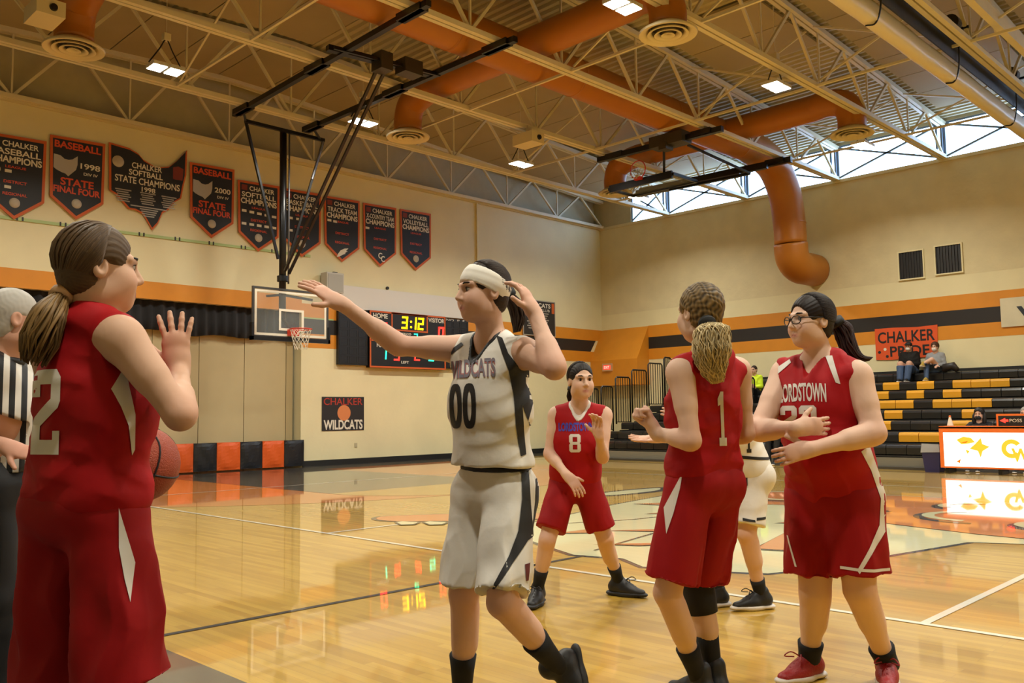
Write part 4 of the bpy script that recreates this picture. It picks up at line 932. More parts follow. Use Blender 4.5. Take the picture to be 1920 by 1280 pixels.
def decal(name, shapes, O, U, V, tree, m, parent, off=.0018, step=.013, reach=.5, text=None):
    """flat print laid on a garment: 2D polygons in the frame (O,U,V) dropped along -N onto the cloth"""
    O, U, V = Vector(O), Vector(U).normalized(), Vector(V).normalized(); N = U.cross(V)
    bm = bmesh.new()
    if text is not None:
        P, F = text; vs = [bm.verts.new((x, y, 0)) for x, y in P]
        for f in F:
            try: bm.faces.new([vs[i] for i in f])
            except ValueError: pass
    else:
        ed = []
        for poly in shapes:
            vs = [bm.verts.new((x, y, 0)) for x, y in poly]; ed += [bm.edges.new((vs[i], vs[(i+1) % len(vs)])) for i in range(len(vs))]
        bmesh.ops.triangle_fill(bm, edges=ed, use_beauty=True)
    co = [v.co for v in bm.verts]
    x0, x1, y0, y1 = min(c.x for c in co), max(c.x for c in co), min(c.y for c in co), max(c.y for c in co)
    for i in range(1, int((x1-x0)/step)+1): bmesh.ops.bisect_plane(bm, geom=bm.verts[:]+bm.edges[:]+bm.faces[:], plane_co=(x0+i*step, 0, 0), plane_no=(1, 0, 0))
    for i in range(1, int((y1-y0)/step)+1): bmesh.ops.bisect_plane(bm, geom=bm.verts[:]+bm.edges[:]+bm.faces[:], plane_co=(0, y0+i*step, 0), plane_no=(0, 1, 0))
    dead = []
    for v in bm.verts:
        p = O+U*v.co.x+V*v.co.y+N*reach; hit = tree.ray_cast(p, -N, reach*2)
        if hit[0] is None or hit[1].dot(N) < .02: dead.append(v); continue
        v.co = hit[0]+hit[1]*off+N*off*.5
    bmesh.ops.delete(bm, geom=dead, context='VERTS')
    me = bpy.data.meshes.new(name); bm.to_mesh(me); bm.free(); me.materials.append(m)
    me.polygons.foreach_set('use_smooth', [True]*len(me.polygons))
    o = bpy.data.objects.new(name, me); COL.objects.link(o); setpar(o, parent); return o
def textshape(body, cx, cy, w_, h_, bold=.0, arch=0, slope=0):
    P, F, wd = text_tris(body, bold); Q = []
    for x, y in P:
        xx = (x/wd-.5)*w_; Q.append((cx+xx, cy+(y-.5)*h_+arch*(1-(2*xx/w_)**2)+slope*xx))
    return Q, F
# athletic block numerals on a 1 x 1.5 box
NUM = {
 '1': [[(.25,0),(.85,0),(.85,.22),(.68,.22),(.68,1.5),(.46,1.5),(.22,1.3),(.22,1.1),(.42,1.14),(.42,.22),(.25,.22)]],
 '2': [[(0,0),(1,0),(1,.42),(.76,.42),(.76,.26),(.32,.26),(.32,.5),(.92,.82),(1,.94),(1,1.36),(.86,1.5),(.14,1.5),(0,1.36),(0,1.02),(.3,1.02),(.3,1.24),(.68,1.24),(.68,.98),(.08,.66),(0,.54)]],
 '3': [[(.14,0),(.86,0),(1,.14),(1,.64),(.9,.75),(1,.86),(1,1.36),(.86,1.5),(.14,1.5),(0,1.36),(0,1.06),(.3,1.06),(.3,1.24),(.68,1.24),(.68,.88),(.36,.88),(.36,.63),(.68,.63),(.68,.26),(.3,.26),(.3,.46),(0,.46),(0,.14)]],
 '8': [[(.14,0),(.86,0),(1,.14),(1,.64),(.9,.75),(1,.86),(1,1.36),(.86,1.5),(.14,1.5),(0,1.36),(0,.86),(.1,.75),(0,.64),(0,.14)], [(.3,.24),(.3,.63),(.7,.63),(.7,.24)], [(.3,.87),(.3,1.26),(.7,1.26),(.7,.87)]],
 '0': [[(.5+.5*math.cos(t)*abs(math.cos(t))**-.35 if abs(math.cos(t)) > 1e-6 else .5, .75+.75*math.sin(t)*abs(math.sin(t))**-.25 if abs(math.sin(t)) > 1e-6 else .75) for t in [2*math.pi*i/28+.01 for i in range(28)]],
       [(.5+.16*math.cos(t), .75+.5*math.sin(t)) for t in [2*math.pi*i/20+.01 for i in range(20)]]],
}
def numeral(ch, x0, y0, w_, h_): return [[(x0+x*w_, y0+y/1.5*h_) for x, y in loop] for loop in NUM[ch]]

# ---------------------------------------------------------------- figure
M_EYEW, M_EYEB = mat('eye_white', '#b9aca2', .3), mat('eye_dark', '#24160f', .15)
def skin(col): return mat('skin_'+col.strip('#'), col, .58, var=.04, vscale=9, attr='tint', sss=0.0, spec=.28)
def hairmat(col): return mat('hair_'+col.strip('#'), col, .55, attr='tint', spec=.3)
def head_ops(S, c, R, hs):
    T = lambda x, y, z: c+hs*(x*R[0]+y*R[1]+z*R[2])
    e = lambda x, y, z, a, b, d, k=.02, op='+': S.ell(T(x,y,z), R, (a*hs, b*hs, d*hs), k*hs, op)
    e(0,-.012,.03, .074,.094,.088); e(0,.028,-.035, .058,.064,.078, .03); e(0,.06,-.085, .030,.030,.028, .03)
    for s in (-1, 1):
        e(s*.036,.055,-.035, .030,.034,.036, .03); e(s*.045,.01,-.07, .02,.04,.03, .03)
        S.cap(T(s*.046,.068,.028), T(s*.012,.088,.026), .011*hs, .010*hs, .016*hs)
    S.cap(T(0,.086,.02), T(0,.108,-.024), .0075*hs, .0115*hs, .012*hs)
    for s in (-1, 1):
        S.cap(T(s*.009,.098,-.03), T(s*.0095,.096,-.03), .0085*hs, .0085*hs, .008*hs)
        e(s*.031,.101,.008, .017,.016,.0115, .01, '-'); e(s*.031,.0725,.007, .0122,.0118,.0118, .004)
        S.cap(T(s*.021,.080,-.062), T(0,.0895,-.0585), .0042*hs, .0058*hs, .010*hs)
        S.cap(T(s*.018,.080,-.067), T(0,.088,-.0705), .0042*hs, .0062*hs, .010*hs)
        e(s*.075,-.012,-.005, .010,.020,.031, .008); e(s*.083,-.008,-.002, .006,.010,.018, .006, '-')
    for s in (-1, 1): S.cap(T(0,.0935,-.0648), T(s*.021,.0825,-.0642), .0034*hs, .0024*hs, .002*hs, op='-')
def hand_ops(S, wr, d, n, side, curl, hs=1.0, spread=.0, thumb=1.0):
    """d: finger direction, n: palm normal, side: +1 if the thumb lies along cross(d, n)"""
    d = nrm(d); n = nrm(n-d*(A_(n)@d)); s = np.cross(d, n)*side
    S.cap(wr-d*.005, wr+d*.03*hs, .026*hs, .030*hs, .02, n, .72)
    S.cap(wr+d*.035*hs+s*.006, wr+d*.075*hs+s*.004, .034*hs, .039*hs, .02, n, .40)
    S.cap(wr+d*.02*hs+s*.018+n*.008, wr+d*.05*hs+s*.022+n*.010, .016*hs, .014*hs, .015)
    for i, (o, L, r) in enumerate(((.029,.072,.0086),(.010,.080,.009),(-.010,.075,.0086),(-.028,.060,.0076))):
        f = nrm(d+s*spread*(o/.02)); p = wr+d*(.092-.05*abs(o))*hs+s*o*hs; ang = 0
        for q, (fr, cr) in enumerate(((.45,.8),(.3,1.0),(.25,.8))):
            ang += curl*cr*(1+.08*i); v = f*math.cos(ang)+n*math.sin(ang); e = p+v*L*fr*hs
            S.cap(p, e, r*(1-.06*q)*hs, r*(.94-.08*q)*hs, .004); p = e
    p = wr+d*.03*hs+s*.028*hs+n*.006; v = nrm(d*.62+s*(.75*thumb)+n*.25)
    if curl > .9: v = nrm(d*.8+s*.15+n*.55)
    e = p+v*.038*hs; S.cap(p, e, .0125*hs, .0105*hs, .008); v2 = nrm(v+d*.35+n*(.3 if curl > .9 else 0)-(s*.5 if curl > .9 else 0)); S.cap(e, e+v2*.032*hs, .0105*hs, .0085*hs, .004)
def build_person(Pn):
    J = {k: A_(v) for k, v in Pn['J'].items()}; g = Pn.get('girth', 1.0); hs = Pn.get('hs', 1.0); fat = Pn.get('fat', 1.0)
    mh = .5*(J['hipL']+J['hipR']); hq = Pn.get('hipk', .82)
    for q in ('hipL', 'hipR'): J[q] = mh+(J[q]-mh)*hq
    up = nrm(J['neck']-J['pelvis']); lat = nrm(J['shR']-J['shL']); fwd = nrm(np.cross(up, lat)); hl = nrm(J['hipR']-J['hipL']); hf = nrm(np.cross((0,0,1), hl))
    HR = frame(Pn['face'], Pn.get('headup', (0,0,1))); hc = J['head']
    B = SDF(); chest = J['neck']-up*.2+fwd*.01; mid = .5*(J['pelvis']+chest); Tf = np.array([lat, fwd, up])
    B.cap(J['hipL'], J['hipR'], .085*g, k=.05); B.cap(J['pelvis']+up*.06, chest, .118*g, .135*g, .05, fwd, .74)
    B.ell(chest, Tf, (.152*g, .105*g, .16), .04); B.cap(J['shL']-up*.01, J['shR']-up*.01, .05*g, k=.04)
    base = hc-HR[2]*.07*hs-HR[1]*.02
    for s in ('shL', 'shR'): B.cap(J['neck']+up*.005, J[s]+up*.0, .036, .042*g, .05)
    B.cap(J['neck']-up*.03, base, .056*max(g, 1), .051*hs, .03)
    for s in 'LR':
        sh, el, wr = J['sh'+s], J['el'+s], J['wr'+s]
        B.cap(sh, el, .049*g, .038*g, .03); B.cap(sh+(el-sh)*.1, sh+(el-sh)*.5, .049*g, .044*g, .02)
        B.cap(el, wr, .038*g, .026*g**.5, .02); B.cap(el+(wr-el)*.12, el+(wr-el)*.4, .041*g, .036*g, .02)
        hd = Pn['hand'+s]; hand_ops(B, wr, A_(hd['d']), A_(hd['n']), hd.get('side', 1), hd.get('curl', .25), hd.get('hs', 1.0), hd.get('spread', .05), hd.get('thumb', 1.0))
        hp_, kn, an = J['hip'+s], J['kn'+s], J['an'+s]
        B.cap(hp_, kn, .086*g, .056*g, .03); B.cap(kn, an, .052*g, .034*g**.6, .02)
        back = -nrm(np.cross(nrm(kn-an), np.cross(A_(Pn['toe'+s]), nrm(kn-an)))); back = -nrm(A_(Pn['toe'+s])-nrm(kn-an)*(A_(Pn['toe'+s])@nrm(kn-an)))
        B.cap(kn+(an-kn)*.15+back*.012, kn+(an-kn)*.45+back*.014, .047*g, .044*g, .03); B.cap(kn-back*.012, kn-back*.014+(an-kn)*.06, .042*g, .036*g, .02)
    for f in Pn.get('extra', ()): B.ell(A_(f[0]), Tf, f[1], .04)
    head_ops(B, hc, HR, hs)
    h = Pn.get('h', .008); fine = Pn.get('hf', .0035)
    if fine:
        balls = [(hc, .155*hs)]
        for s in 'LR':
            wr = J['wr'+s]; hd = nrm(A_(Pn['hand'+s]['d'])); balls.append((wr+hd*.09, .12))
        parts = [B.mesh(h, holes=[(c, r) for c, r in balls])]+[B.mesh(fine, ball=b) for b in balls]
    else: parts = [B.mesh(h)]
    V, F = joinmesh(parts)
    col = np.ones((len(V), 3), np.float32)
    Q = (V-hc)@HR.T/hs
    lip = np.exp(-(((Q[:,0])/.022)**4+((Q[:,2]+.065)/.0095)**4+((Q[:,1]-.09)/.022)**4)); col *= 1-lip[:, None]*A_((.28,.52,.48))
    for s in (-1, 1):
        ck = np.exp(-(((Q[:,0]-s*.045)/.022)**2+((Q[:,2]+.028)/.022)**2+((Q[:,1]-.06)/.035)**2)); col *= 1-ck[:, None]*A_((.0,.13,.12))
        ey = np.exp(-(((Q[:,0]-s*.031)/.021)**4+((Q[:,2]-.012)/.013)**4+((Q[:,1]-.085)/.03)**4)); col *= 1-ey[:, None]*A_((.25,.3,.3))
    for k in ('wrL', 'wrR', 'elL', 'elR', 'knL', 'knR'):
        d = np.linalg.norm(V-(J[k]+(nrm(A_(Pn['hand'+k[2]]['d']))*.09 if k[:2] == 'wr' else 0)), axis=1); col *= 1-(np.exp(-(d/.07)**2)*np.clip((np.linalg.norm(V-hc, axis=1)-.14)/.02, 0, 1))[:, None]*A_((.02,.12,.12))
    body = mk('person', V, F, skin(Pn['skin']), None, col); tag(body, Pn['label'], 'person', Pn.get('group'))
    # ---- eyes and brows
    T = lambda x, y, z: hc+hs*(x*HR[0]+y*HR[1]+z*HR[2])
    if Pn.get('eyes', True):
        lk = nrm(Pn.get('look', Pn['face']))
        for s in (-1, 1):
            c = T(s*.031,.0745,.0075); mb = MB(); n = 10; Vv = []; Ff = []
            for i in range(7):
                th = math.pi*i/6
                for j in range(n): a_ = 2*math.pi*j/n; Vv.append(c+.0130*hs*(math.cos(th)*HR[1]+math.sin(th)*(math.cos(a_)*HR[0]+math.sin(a_)*HR[2])))
            for i in range(6):
                for j in range(n): Ff.append((i*n+j, i*n+(j+1) % n, (i+1)*n+(j+1) % n, (i+1)*n+j))
            eye = mb.add(Vv, Ff).build('eye', M_EYEW, body, smooth=True)
            ic = c+lk*.0112*hs; r_, f_, u_ = frame(lk, (0,0,1)); mb = MB(); mb.add([ic+lk*.0028*hs]+[ic+.0080*hs*(math.cos(2*math.pi*j/12)*r_+math.sin(2*math.pi*j/12)*u_) for j in range(12)], [(0, 1+j, 1+(j+1) % 12) for j in range(12)]); mb.build('iris', M_EYEB, eye, smooth=True)
            mb = MB(); mb.tube([T(s*.012,.0935,.0285), T(s*.028,.0925,.034), T(s*.043,.081,.033), T(s*.052,.071,.0275)], [.0025*hs,.0033*hs,.003*hs,.0012*hs], 6); mb.build('eyebrow', hairmat(Pn.get('brow', Pn['hair'])), body, smooth=True)
            mb = MB(); mb.tube([T(s*.0175,.0845,.0115), T(s*.031,.0895,.0165), T(s*.045,.080,.0125)], .0014*hs, 5); mb.build('upper_lash', M_EYEB, body, smooth=True)
    if Pn.get('eyes', True) and 'mask' not in Pn:
        lm = mat('lip_rose', '#b0685c', .5)
        MB().tube([T(-.022,.0785,-.0632), T(-.009,.0905,-.0592), T(0,.0915,-.0608), T(.009,.0905,-.0592), T(.022,.0785,-.0632)], [.0022*hs,.0042*hs,.004*hs,.0042*hs,.0022*hs], 8).build('upper_lip', lm, body, smooth=True)
        MB().tube([T(-.021,.0785,-.0655), T(-.009,.0885,-.0708), T(.009,.0885,-.0708), T(.021,.0785,-.0655)], [.0022*hs,.0052*hs,.0052*hs,.0022*hs], 8).build('lower_lip', lm, body, smooth=True)
        op = Pn.get('mouth', .0022); MB().tube([T(-.021,.0805,-.0642), T(-.008,.0925,-.0647), T(.008,.0925,-.0647), T(.021,.0805,-.0642)], [.0012*hs,op*hs,op*hs,.0012*hs], 8).build('mouth', mat('mouth_dark', '#3a1512', .6), body, smooth=True)
    if 'mask' in Pn:
        mk('face_mask', *_mask(hc, HR, hs), mat('mask_'+Pn['mask'].strip('#'), Pn['mask'], .7), body)
    # ---- hair
    make_hair(Pn, hc, HR, hs, body)
    ctx = dict(J=J, up=up, lat=lat, fwd=fwd, hl=hl, hf=hf, g=g, fat=fat, body=body, Tf=Tf, chest=chest, h=h, P=Pn)
    return ctx
def _mask(hc, HR, hs):
    S = SDF(); T = lambda x, y, z: hc+hs*(x*HR[0]+y*HR[1]+z*HR[2])
    S.ell(T(0,.05,-.055), HR, (.062*hs,.068*hs,.055*hs), .02); S.half(T(0,.045,0), -HR[1]); return S.mesh(.008)
def lock(mb, P, r0, r1, n=5): 
    k = len(P); mb.tube(P, [(r0*(1-(i/(k-1))**2)+r1*(i/(k-1))**2)*min(1, .25+i/(k-1)*3) for i in range(k)], n, cap=True)
def make_hair(Pn, hc, HR, hs, body):
    st = Pn.get('hairstyle', 'pony'); rng = random.Random(Pn.get('seed', 3)); hm = hairmat(Pn['hair'])
    T = lambda x, y, z: hc+hs*(x*HR[0]+y*HR[1]+z*HR[2])
    S = SDF(); th = Pn.get('hairth', .0)
    S.ell(T(0,-.016,.034), HR, ((.081+th)*hs,(.099+th)*hs,(.094+th)*hs), .01)
    S.ell(T(0,-.035,-.035), HR, (.062*hs,.066*hs,.06*hs), .03)
    hl_ = Pn.get('hairline', .06)
    S.half(T(0,.082,.05), HR[1]*.75-HR[2]*.66+0) if False else None
    # uncover the face and the ears
    S.ell(T(0,Pn.get('hairfront', .105),-.03), HR, (.075*hs,.085*hs,.105*hs), .012, '-'); 
    for s in (-1, 1): S.ell(T(s*.085,.015,-.035), HR, (.03*hs,.042*hs,.05*hs), .012, '-')
    S.ell(T(0,.0,-.13), HR, (.12*hs,.12*hs,.06*hs), .015, '-')
    hh = Pn.get('hf') or .009
    V, F = S.mesh(max(.004, hh)); N = vnormals(V, F)
    Q = (V-hc)@HR.T/hs; ang = np.arctan2(Q[:, 0], Q[:, 2]+.02)
    tone = Pn.get('tone', .35)
    st_ = np.sin(ang*42+3*np.sin(Q[:,1]*40))*.5+np.sin(ang*97+Q[:,1]*25)*.35
    if st == 'short' or Pn.get('mottle'): st_ = np.sin(Q@A_((190,120,70))+2*np.sin(Q@A_((60,-80,90))))*np.sin(Q@A_((-90,160,130)))*(1.6 if Pn.get('mottle') else .3)
    V = V+N*(st_*.0014*hs)[:, None]
    col = np.clip(1+tone*.55*st_, .3, 2)[:, None]*np.ones((1, 3)); 
    if 'tipcol' in Pn: w_ = np.clip((Q[:,2]-.05)/.06, 0, 1)[:, None]; col = col*(1-w_*.35)
    ho = mk('hair', V, F, hm, body, col)
    if st == 'short': return
    # combed locks running back to the tie
    tie = A_(Pn['tie']) if 'tie' in Pn else T(0,-.115,-.01); tq = (tie-hc)@HR.T/hs
    mb = MB(); ra = A_((.0825+th,.1005+th,.0955+th)); ce = A_((0,-.016,.034))
    for i in range(Pn.get('locks', 170)) if Pn.get('locks', 170) > 1 else ():
        a_ = -math.pi*.62+math.pi*1.24*i/(Pn.get('locks', 170)-1)+rng.uniform(-.02,.02)
        q0 = A_((math.sin(a_)*.95, .42-.36*abs(a_)/2.0, math.cos(a_)*.8+.05)); q0 = q0/np.linalg.norm(q0)
        q1 = (tq-ce)/ra; q1 = q1/np.linalg.norm(q1); P = []
        om = math.acos(max(-1, min(1, q0@q1)))+1e-6
        for j in range(10):
            t = j/9; q = (math.sin((1-t)*om)*q0+math.sin(t*om)*q1)/math.sin(om); lift = 1.0+.012*math.sin(math.pi*t)+rng.uniform(-.003,.006)
            P.append(T(*(ce+q*ra*lift)))
        lock(mb, P, .0034*hs, .0026*hs, 5)
    if mb.v: o = mb.build('combed_hair', hm, ho, smooth=True); tint(o, 50, rng, tone)
    if 'pony' in Pn:
        C = [A_(p) for p in Pn['pony']]; R_ = Pn['ponyr']; mb = MB(); cl = Pn.get('curl', 0.)
        cen = [A_(v) for v in catmull([Vector(p) for p in C], 5)]; k = len(cen); rr = np.interp(np.linspace(0, len(C)-1, k), range(len(C)), R_)
        ax = nrm(cen[-1]-cen[0]); e1 = nrm(np.cross(ax, (.3,.5,.8))); e2 = np.cross(ax, e1)
        for i in range(Pn.get('ponylocks', 70)):
            a_ = rng.uniform(0, 6.283); rad = math.sqrt(rng.uniform(.05, 1)); L = rng.uniform(.8, 1.0); m_ = max(4, int(k*L)); ph = rng.uniform(0, 6.28); w1 = rng.uniform(.8, 1.2); P = []
            for j in range(m_):
                wv = cl*math.sin(ph+j*1.1*w1); aa = a_+.25*math.sin(ph+j*.3)
                P.append(cen[j]+(e1*math.cos(aa)+e2*math.sin(aa))*rr[j]*rad+e1*wv+e2*cl*math.cos(ph*1.7+j*.9*w1))
            lock(mb, P, Pn.get('lockr', .0062)*hs, .0018*hs, 5)
        o = mb.build('ponytail', hairmat(Pn.get('ponycol', Pn['hair'])), ho, smooth=True); tint(o, 5, rng, Pn.get('ponytone', tone))
        d = nrm(cen[1]-cen[0]); MB().tube([cen[0]-d*.008, cen[0]+d*.012], R_[0]*1.25+.006, 14).build('hair_tie', mat('tie_'+Pn.get('tiecol', '#111111').strip('#'), Pn.get('tiecol', '#111111'), .7), ho, smooth=True)
def tint(o, n, rng, tone):
    """a slightly different tone for each lock of hair"""
    me = o.data; ca = me.color_attributes.new('tint', 'FLOAT_COLOR', 'POINT'); N = len(me.vertices); isl = np.full(N, -1); par = list(range(N))
    E = np.zeros(len(me.edges)*2, np.int32); me.edges.foreach_get('vertices', E); E = E.reshape(-1, 2)
    lab = np.arange(N)
    for _ in range(60):
        m0 = np.minimum(lab[E[:, 0]], lab[E[:, 1]]); old = lab.copy(); np.minimum.at(lab, E[:, 0], m0); np.minimum.at(lab, E[:, 1], m0); lab = lab[lab]
        if (old == lab).all(): break
    u, inv = np.unique(lab, return_inverse=True); r = np.random.RandomState(rng.randint(0, 9999)); c = 1+tone*r.uniform(-1, 1, len(u)); c4 = np.ones((N, 4), np.float32); c4[:, :3] = c[inv][:, None]; ca.data.foreach_set('color', c4.ravel())

# ---------------------------------------------------------------- clothes
def fabric(name, col, rough=.6): return mat(name, col, rough, var=.05, vscale=6, bump=.14, bscale=22, spec=.22)
def jersey(c, m, vdepth=.1, hem=.0, loose=.022, arm=1.0, sleeves=0, neckr=.06, name='jersey', foldamp=.005, seed=2, vneck=True, trim=None, trimw=.014):
    J, up, lat, fwd, g, Tf, P = c['J'], c['up'], c['lat'], c['fwd'], c['g'], c['Tf'], c['P']; ch = c['chest']; S = SDF(); fat = c['fat']
    lo = J['pelvis']+up*hem
    S.cap(J['hipL']+up*.06, J['hipR']+up*.06, (.072*g+loose)*fat, k=.06)
    S.cap(J['pelvis']+up*.02, ch, (.142*g+loose)*fat, .142*g+loose, .05, fwd, .76)
    S.ell(ch, Tf, (.158*g+loose*.7, .112*g+loose*.7, .17), .04)
    bu = P.get('bust', .05)
    S.cap(ch-lat*.06+fwd*bu*.6-up*.03, ch+lat*.06+fwd*bu*.6-up*.03, .088*g, k=.06); S.cap(ch+fwd*bu*.5-up*.05, J['pelvis']+up*.08+fwd*.01, .128*g+loose, .128*g+loose, .06, fwd, .74)
    for f in P.get('extra', ()): S.ell(A_(f[0]), Tf, [q+loose*.8 for q in f[1]], .05)
    for s in ('shL', 'shR'):
        S.cap(J['neck']-up*.002+(J[s]-J['neck'])*.2, J['neck']+(J[s]-J['neck'])*P.get('strap', .9)+up*.008, .052, .054*g, .04)
    S.cap(J['neck']+(J['shL']-J['neck'])*.72-up*.045+fwd*.01, J['neck']+(J['shR']-J['neck'])*.72-up*.045+fwd*.01, .074*g, k=.04)
    S.cap(J['neck']-lat*.05-fwd*.03-up*.012, J['neck']+lat*.05-fwd*.03-up*.012, .052, k=.03); S.cap(J['neck']-fwd*.035-up*.04, ch-fwd*.045, .07*g, k=.05)
    for s, sg in (('L', -1), ('R', 1)):
        sh = J['sh'+s]
        if sleeves > 1:
            el, wr = J['el'+s], J['wr'+s]; S.cap(sh, el, .066*g, .056*g, .03); S.cap(el, wr-(wr-el)*.06, .056*g, .042*g, .02)
        elif sleeves:
            el = J['el'+s]; S.cap(sh, sh+(el-sh)*sleeves, .068*g, .066*g, .03); S.cut2(sh+(el-sh)*sleeves, el-sh, sh-lat*sg*.045, lat*sg)
        else: S.ell(sh+lat*sg*P.get('armo', .068)*arm-up*.042, Tf, (.062*arm, .105, .112), .006, '-')
    if vneck:
        S.cap(J['neck']+up*.12, J['neck']+fwd*.035+up*.022, neckr*.92, neckr*.88, .004, op='-'); S.cap(J['neck']+fwd*.045+up*.012, J['neck']+fwd*.13-up*vdepth, neckr*.78, .006, .004, op='-')
    else: S.cap(J['neck']+up*.12, J['neck']+fwd*.02+up*.02, neckr*.95, neckr*.8, .004, op='-')
    S.half(lo, -up)
    lo_, hi_ = S.bounds(); h_ = P.get('hc', .0065); K = [(lat*.5+up*.8, .16, 1), (lat*-.6+up*.7, .11, .8), (lat, .13, .7), (up*.9+fwd*.4, .07, .35)]
    V, F = surface_nets(S.field(lo_, hi_, h_), lo_, h_); V = folds(V, F, foldamp, K, seed)
    o = mk(name, V, F, m, c['body']); c[name] = o; c['jmesh'] = (V, F)
    if trim is not None:
        N_ = SDF(); nk = [q for q in S.ops if q[0] == 'c' and q[1] == '-']
        for q in nk: p_ = q[3]; N_.cap(p_[0], p_[1], p_[2]+trimw, p_[3]+trimw, .004)
        l2, h2 = J['neck']-.2, J['neck']+.17; D = np.maximum(S.field(l2, h2, .005)-.0022, N_.field(l2, h2, .005)); V, F = surface_nets(D, l2, .005); mk('collar_trim', folds(V, F, foldamp, K, seed) if False else V, F, trim, o)
    return o
def shorts(c, m, hem=.92, r0=.10, r1=.125, top=.12, foldamp=.006, seed=5, name='shorts', loose=.0, band=None):
    J, up, g, hl, P = c['J'], c['up'], c['g'], c['hl'], c['P']; S = SDF(); fat = c['fat']
    S.cap(J['hipL'], J['hipR'], .094*g*fat, k=.06); S.cap(J['pelvis']+up*top, J['pelvis']-up*.02, .122*g*fat, .140*g*fat, .05, c['hf'], .82)
    S.cap(J['pelvis']-c['hf']*.03-hl*.06-up*.03, J['pelvis']-c['hf']*.03+hl*.06-up*.03, .10*g, k=.05)
    cr = .5*(J['hipL']+J['hipR'])
    for s, sg in (('L', -1), ('R', 1)):
        hp_, kn = J['hip'+s], J['kn'+s]; e = hp_+(kn-hp_)*hem; t = nrm(kn-hp_); S.cap(hp_, e+t*.05, (r0+.008)*g, (r1+loose)*g, .025)
    for s, sg in (('L', -1), ('R', 1)):
        hp_, kn = J['hip'+s], J['kn'+s]; e = hp_+(kn-hp_)*hem; t = nrm(kn-hp_); md = .5*(e+J['hip'+('R' if s == 'L' else 'L')]+(J['kn'+('R' if s == 'L' else 'L')]-J['hip'+('R' if s == 'L' else 'L')])*hem)
        S.cut2(e, t, md, (e-md)*.999)
    S.half(J['pelvis']+up*top, up)
    V, F = S.mesh(P.get('hc', .0065))
    rel = np.clip((J['pelvis'][2]-V[:, 2])/.4, .12, 1.0)
    V2 = folds(V, F, foldamp, [(hl, .12, 1), (c['hf'], .12, .9), (hl+c['hf'], .085, .7), (hl*.6+up*.8, .14, .5)], seed); V = V+(V2-V)*rel[:, None]
    wz = np.exp(-(((V-J['pelvis'])@up-top)/.07)**2); V3 = folds(V, F, .0035, [(hl, .032, 1), (c['hf'], .032, 1)], seed+1); V = V+(V3-V)*wz[:, None]
    o = mk(name, V, F, m, c['body']); c[name] = o; c['smesh'] = (V, F)
    if band is not None:
        q0 = J['pelvis']+up*top; l2, h2 = J['pelvis']-.3, J['pelvis']+.3; B_ = SDF(); B_.ops = [q for q in S.ops if q[0] != '2']; D = B_.field(l2, h2, .006)-.004; S3 = SDF(); S3.cap(q0-up*.5, q0+up*.5, 1.0, 1.0); S3.half(q0+up*.002, up); S3.half(q0-up*.042, -up); D = np.maximum(D, S3.field(l2, h2, .006)); mk('waistband', *surface_nets(D, l2, .006), band, o)
    return o
def sock(c, s, m, top=.16, r=.040):
    J = c['J']; an, kn = J['an'+s], J['kn'+s]; t = nrm(kn-an); g = c['g']
    MB().tube([an-t*.03, an+t*top*.35, an+t*top*.7, an+t*top], [r*g**.5*.98, r*g**.5*.98, r*g**.5*1.06+.03*max(0, top-.1), r*g**.5*1.12+.08*max(0, top-.1)], 20).build('sock', m, c['body'], smooth=True)
def shoe(c, s, mu, ms, ml=None, hi=.0, L=1.0):
    an = c['J']['an'+s]; t = nrm(c['P']['toe'+s]); fu = c['P'].get('footup'+s, (0,0,1)); R = frame(t, fu); t, u, l = R[1], R[2], R[0]; S = SDF()
    S.cap(an-u*.035-t*.035, an-u*.05+t*.075*L, .041, .040, .03); S.cap(an-u*.05+t*.05, an-u*.062+t*.155*L, .042, .030, .03, u, .85); S.cap(an-t*.012-u*.02, an-t*.008+u*(.012+hi), .046, .043, .02)
    S.cap(an+t*.035-u*.01, an+t*.055-u*.03, .030, .034, .02); S.half(an-u*.078, -u)
    so = mk('shoe', *S.mesh(.0065), mu, c['body'])
    S = SDF(); S.cap(an-u*.074-t*.052, an-u*.074+t*.07, .040, .043, .03, u, .42); S.cap(an-u*.074+t*.05, an-u*.072+t*.165*L, .046, .036, .03, u, .42); S.half(an-u*.090, -u); S.half(an-u*.060, u)
    mk('sole', *S.mesh(.006), ms, so)
    if ml:
        mb = MB()
        for i in range(4):
            p = an+t*(.05+.022*i)+u*(.0-.012*i); mb.tube([p-l*.03-u*.008, p+u*.014, p+l*.03-u*.008], .004, 5)
        p = an+t*.05+u*.012
        for sg in (-1, 1): mb.tube([tuple(v) for v in catmull([Vector(p), Vector(p+l*sg*.03+u*.02+t*.03), Vector(p+l*sg*.05+t*.05), Vector(p+l*sg*.02+t*.02)], 4)], .003, 5)
        mb.build('laces', ml, so)
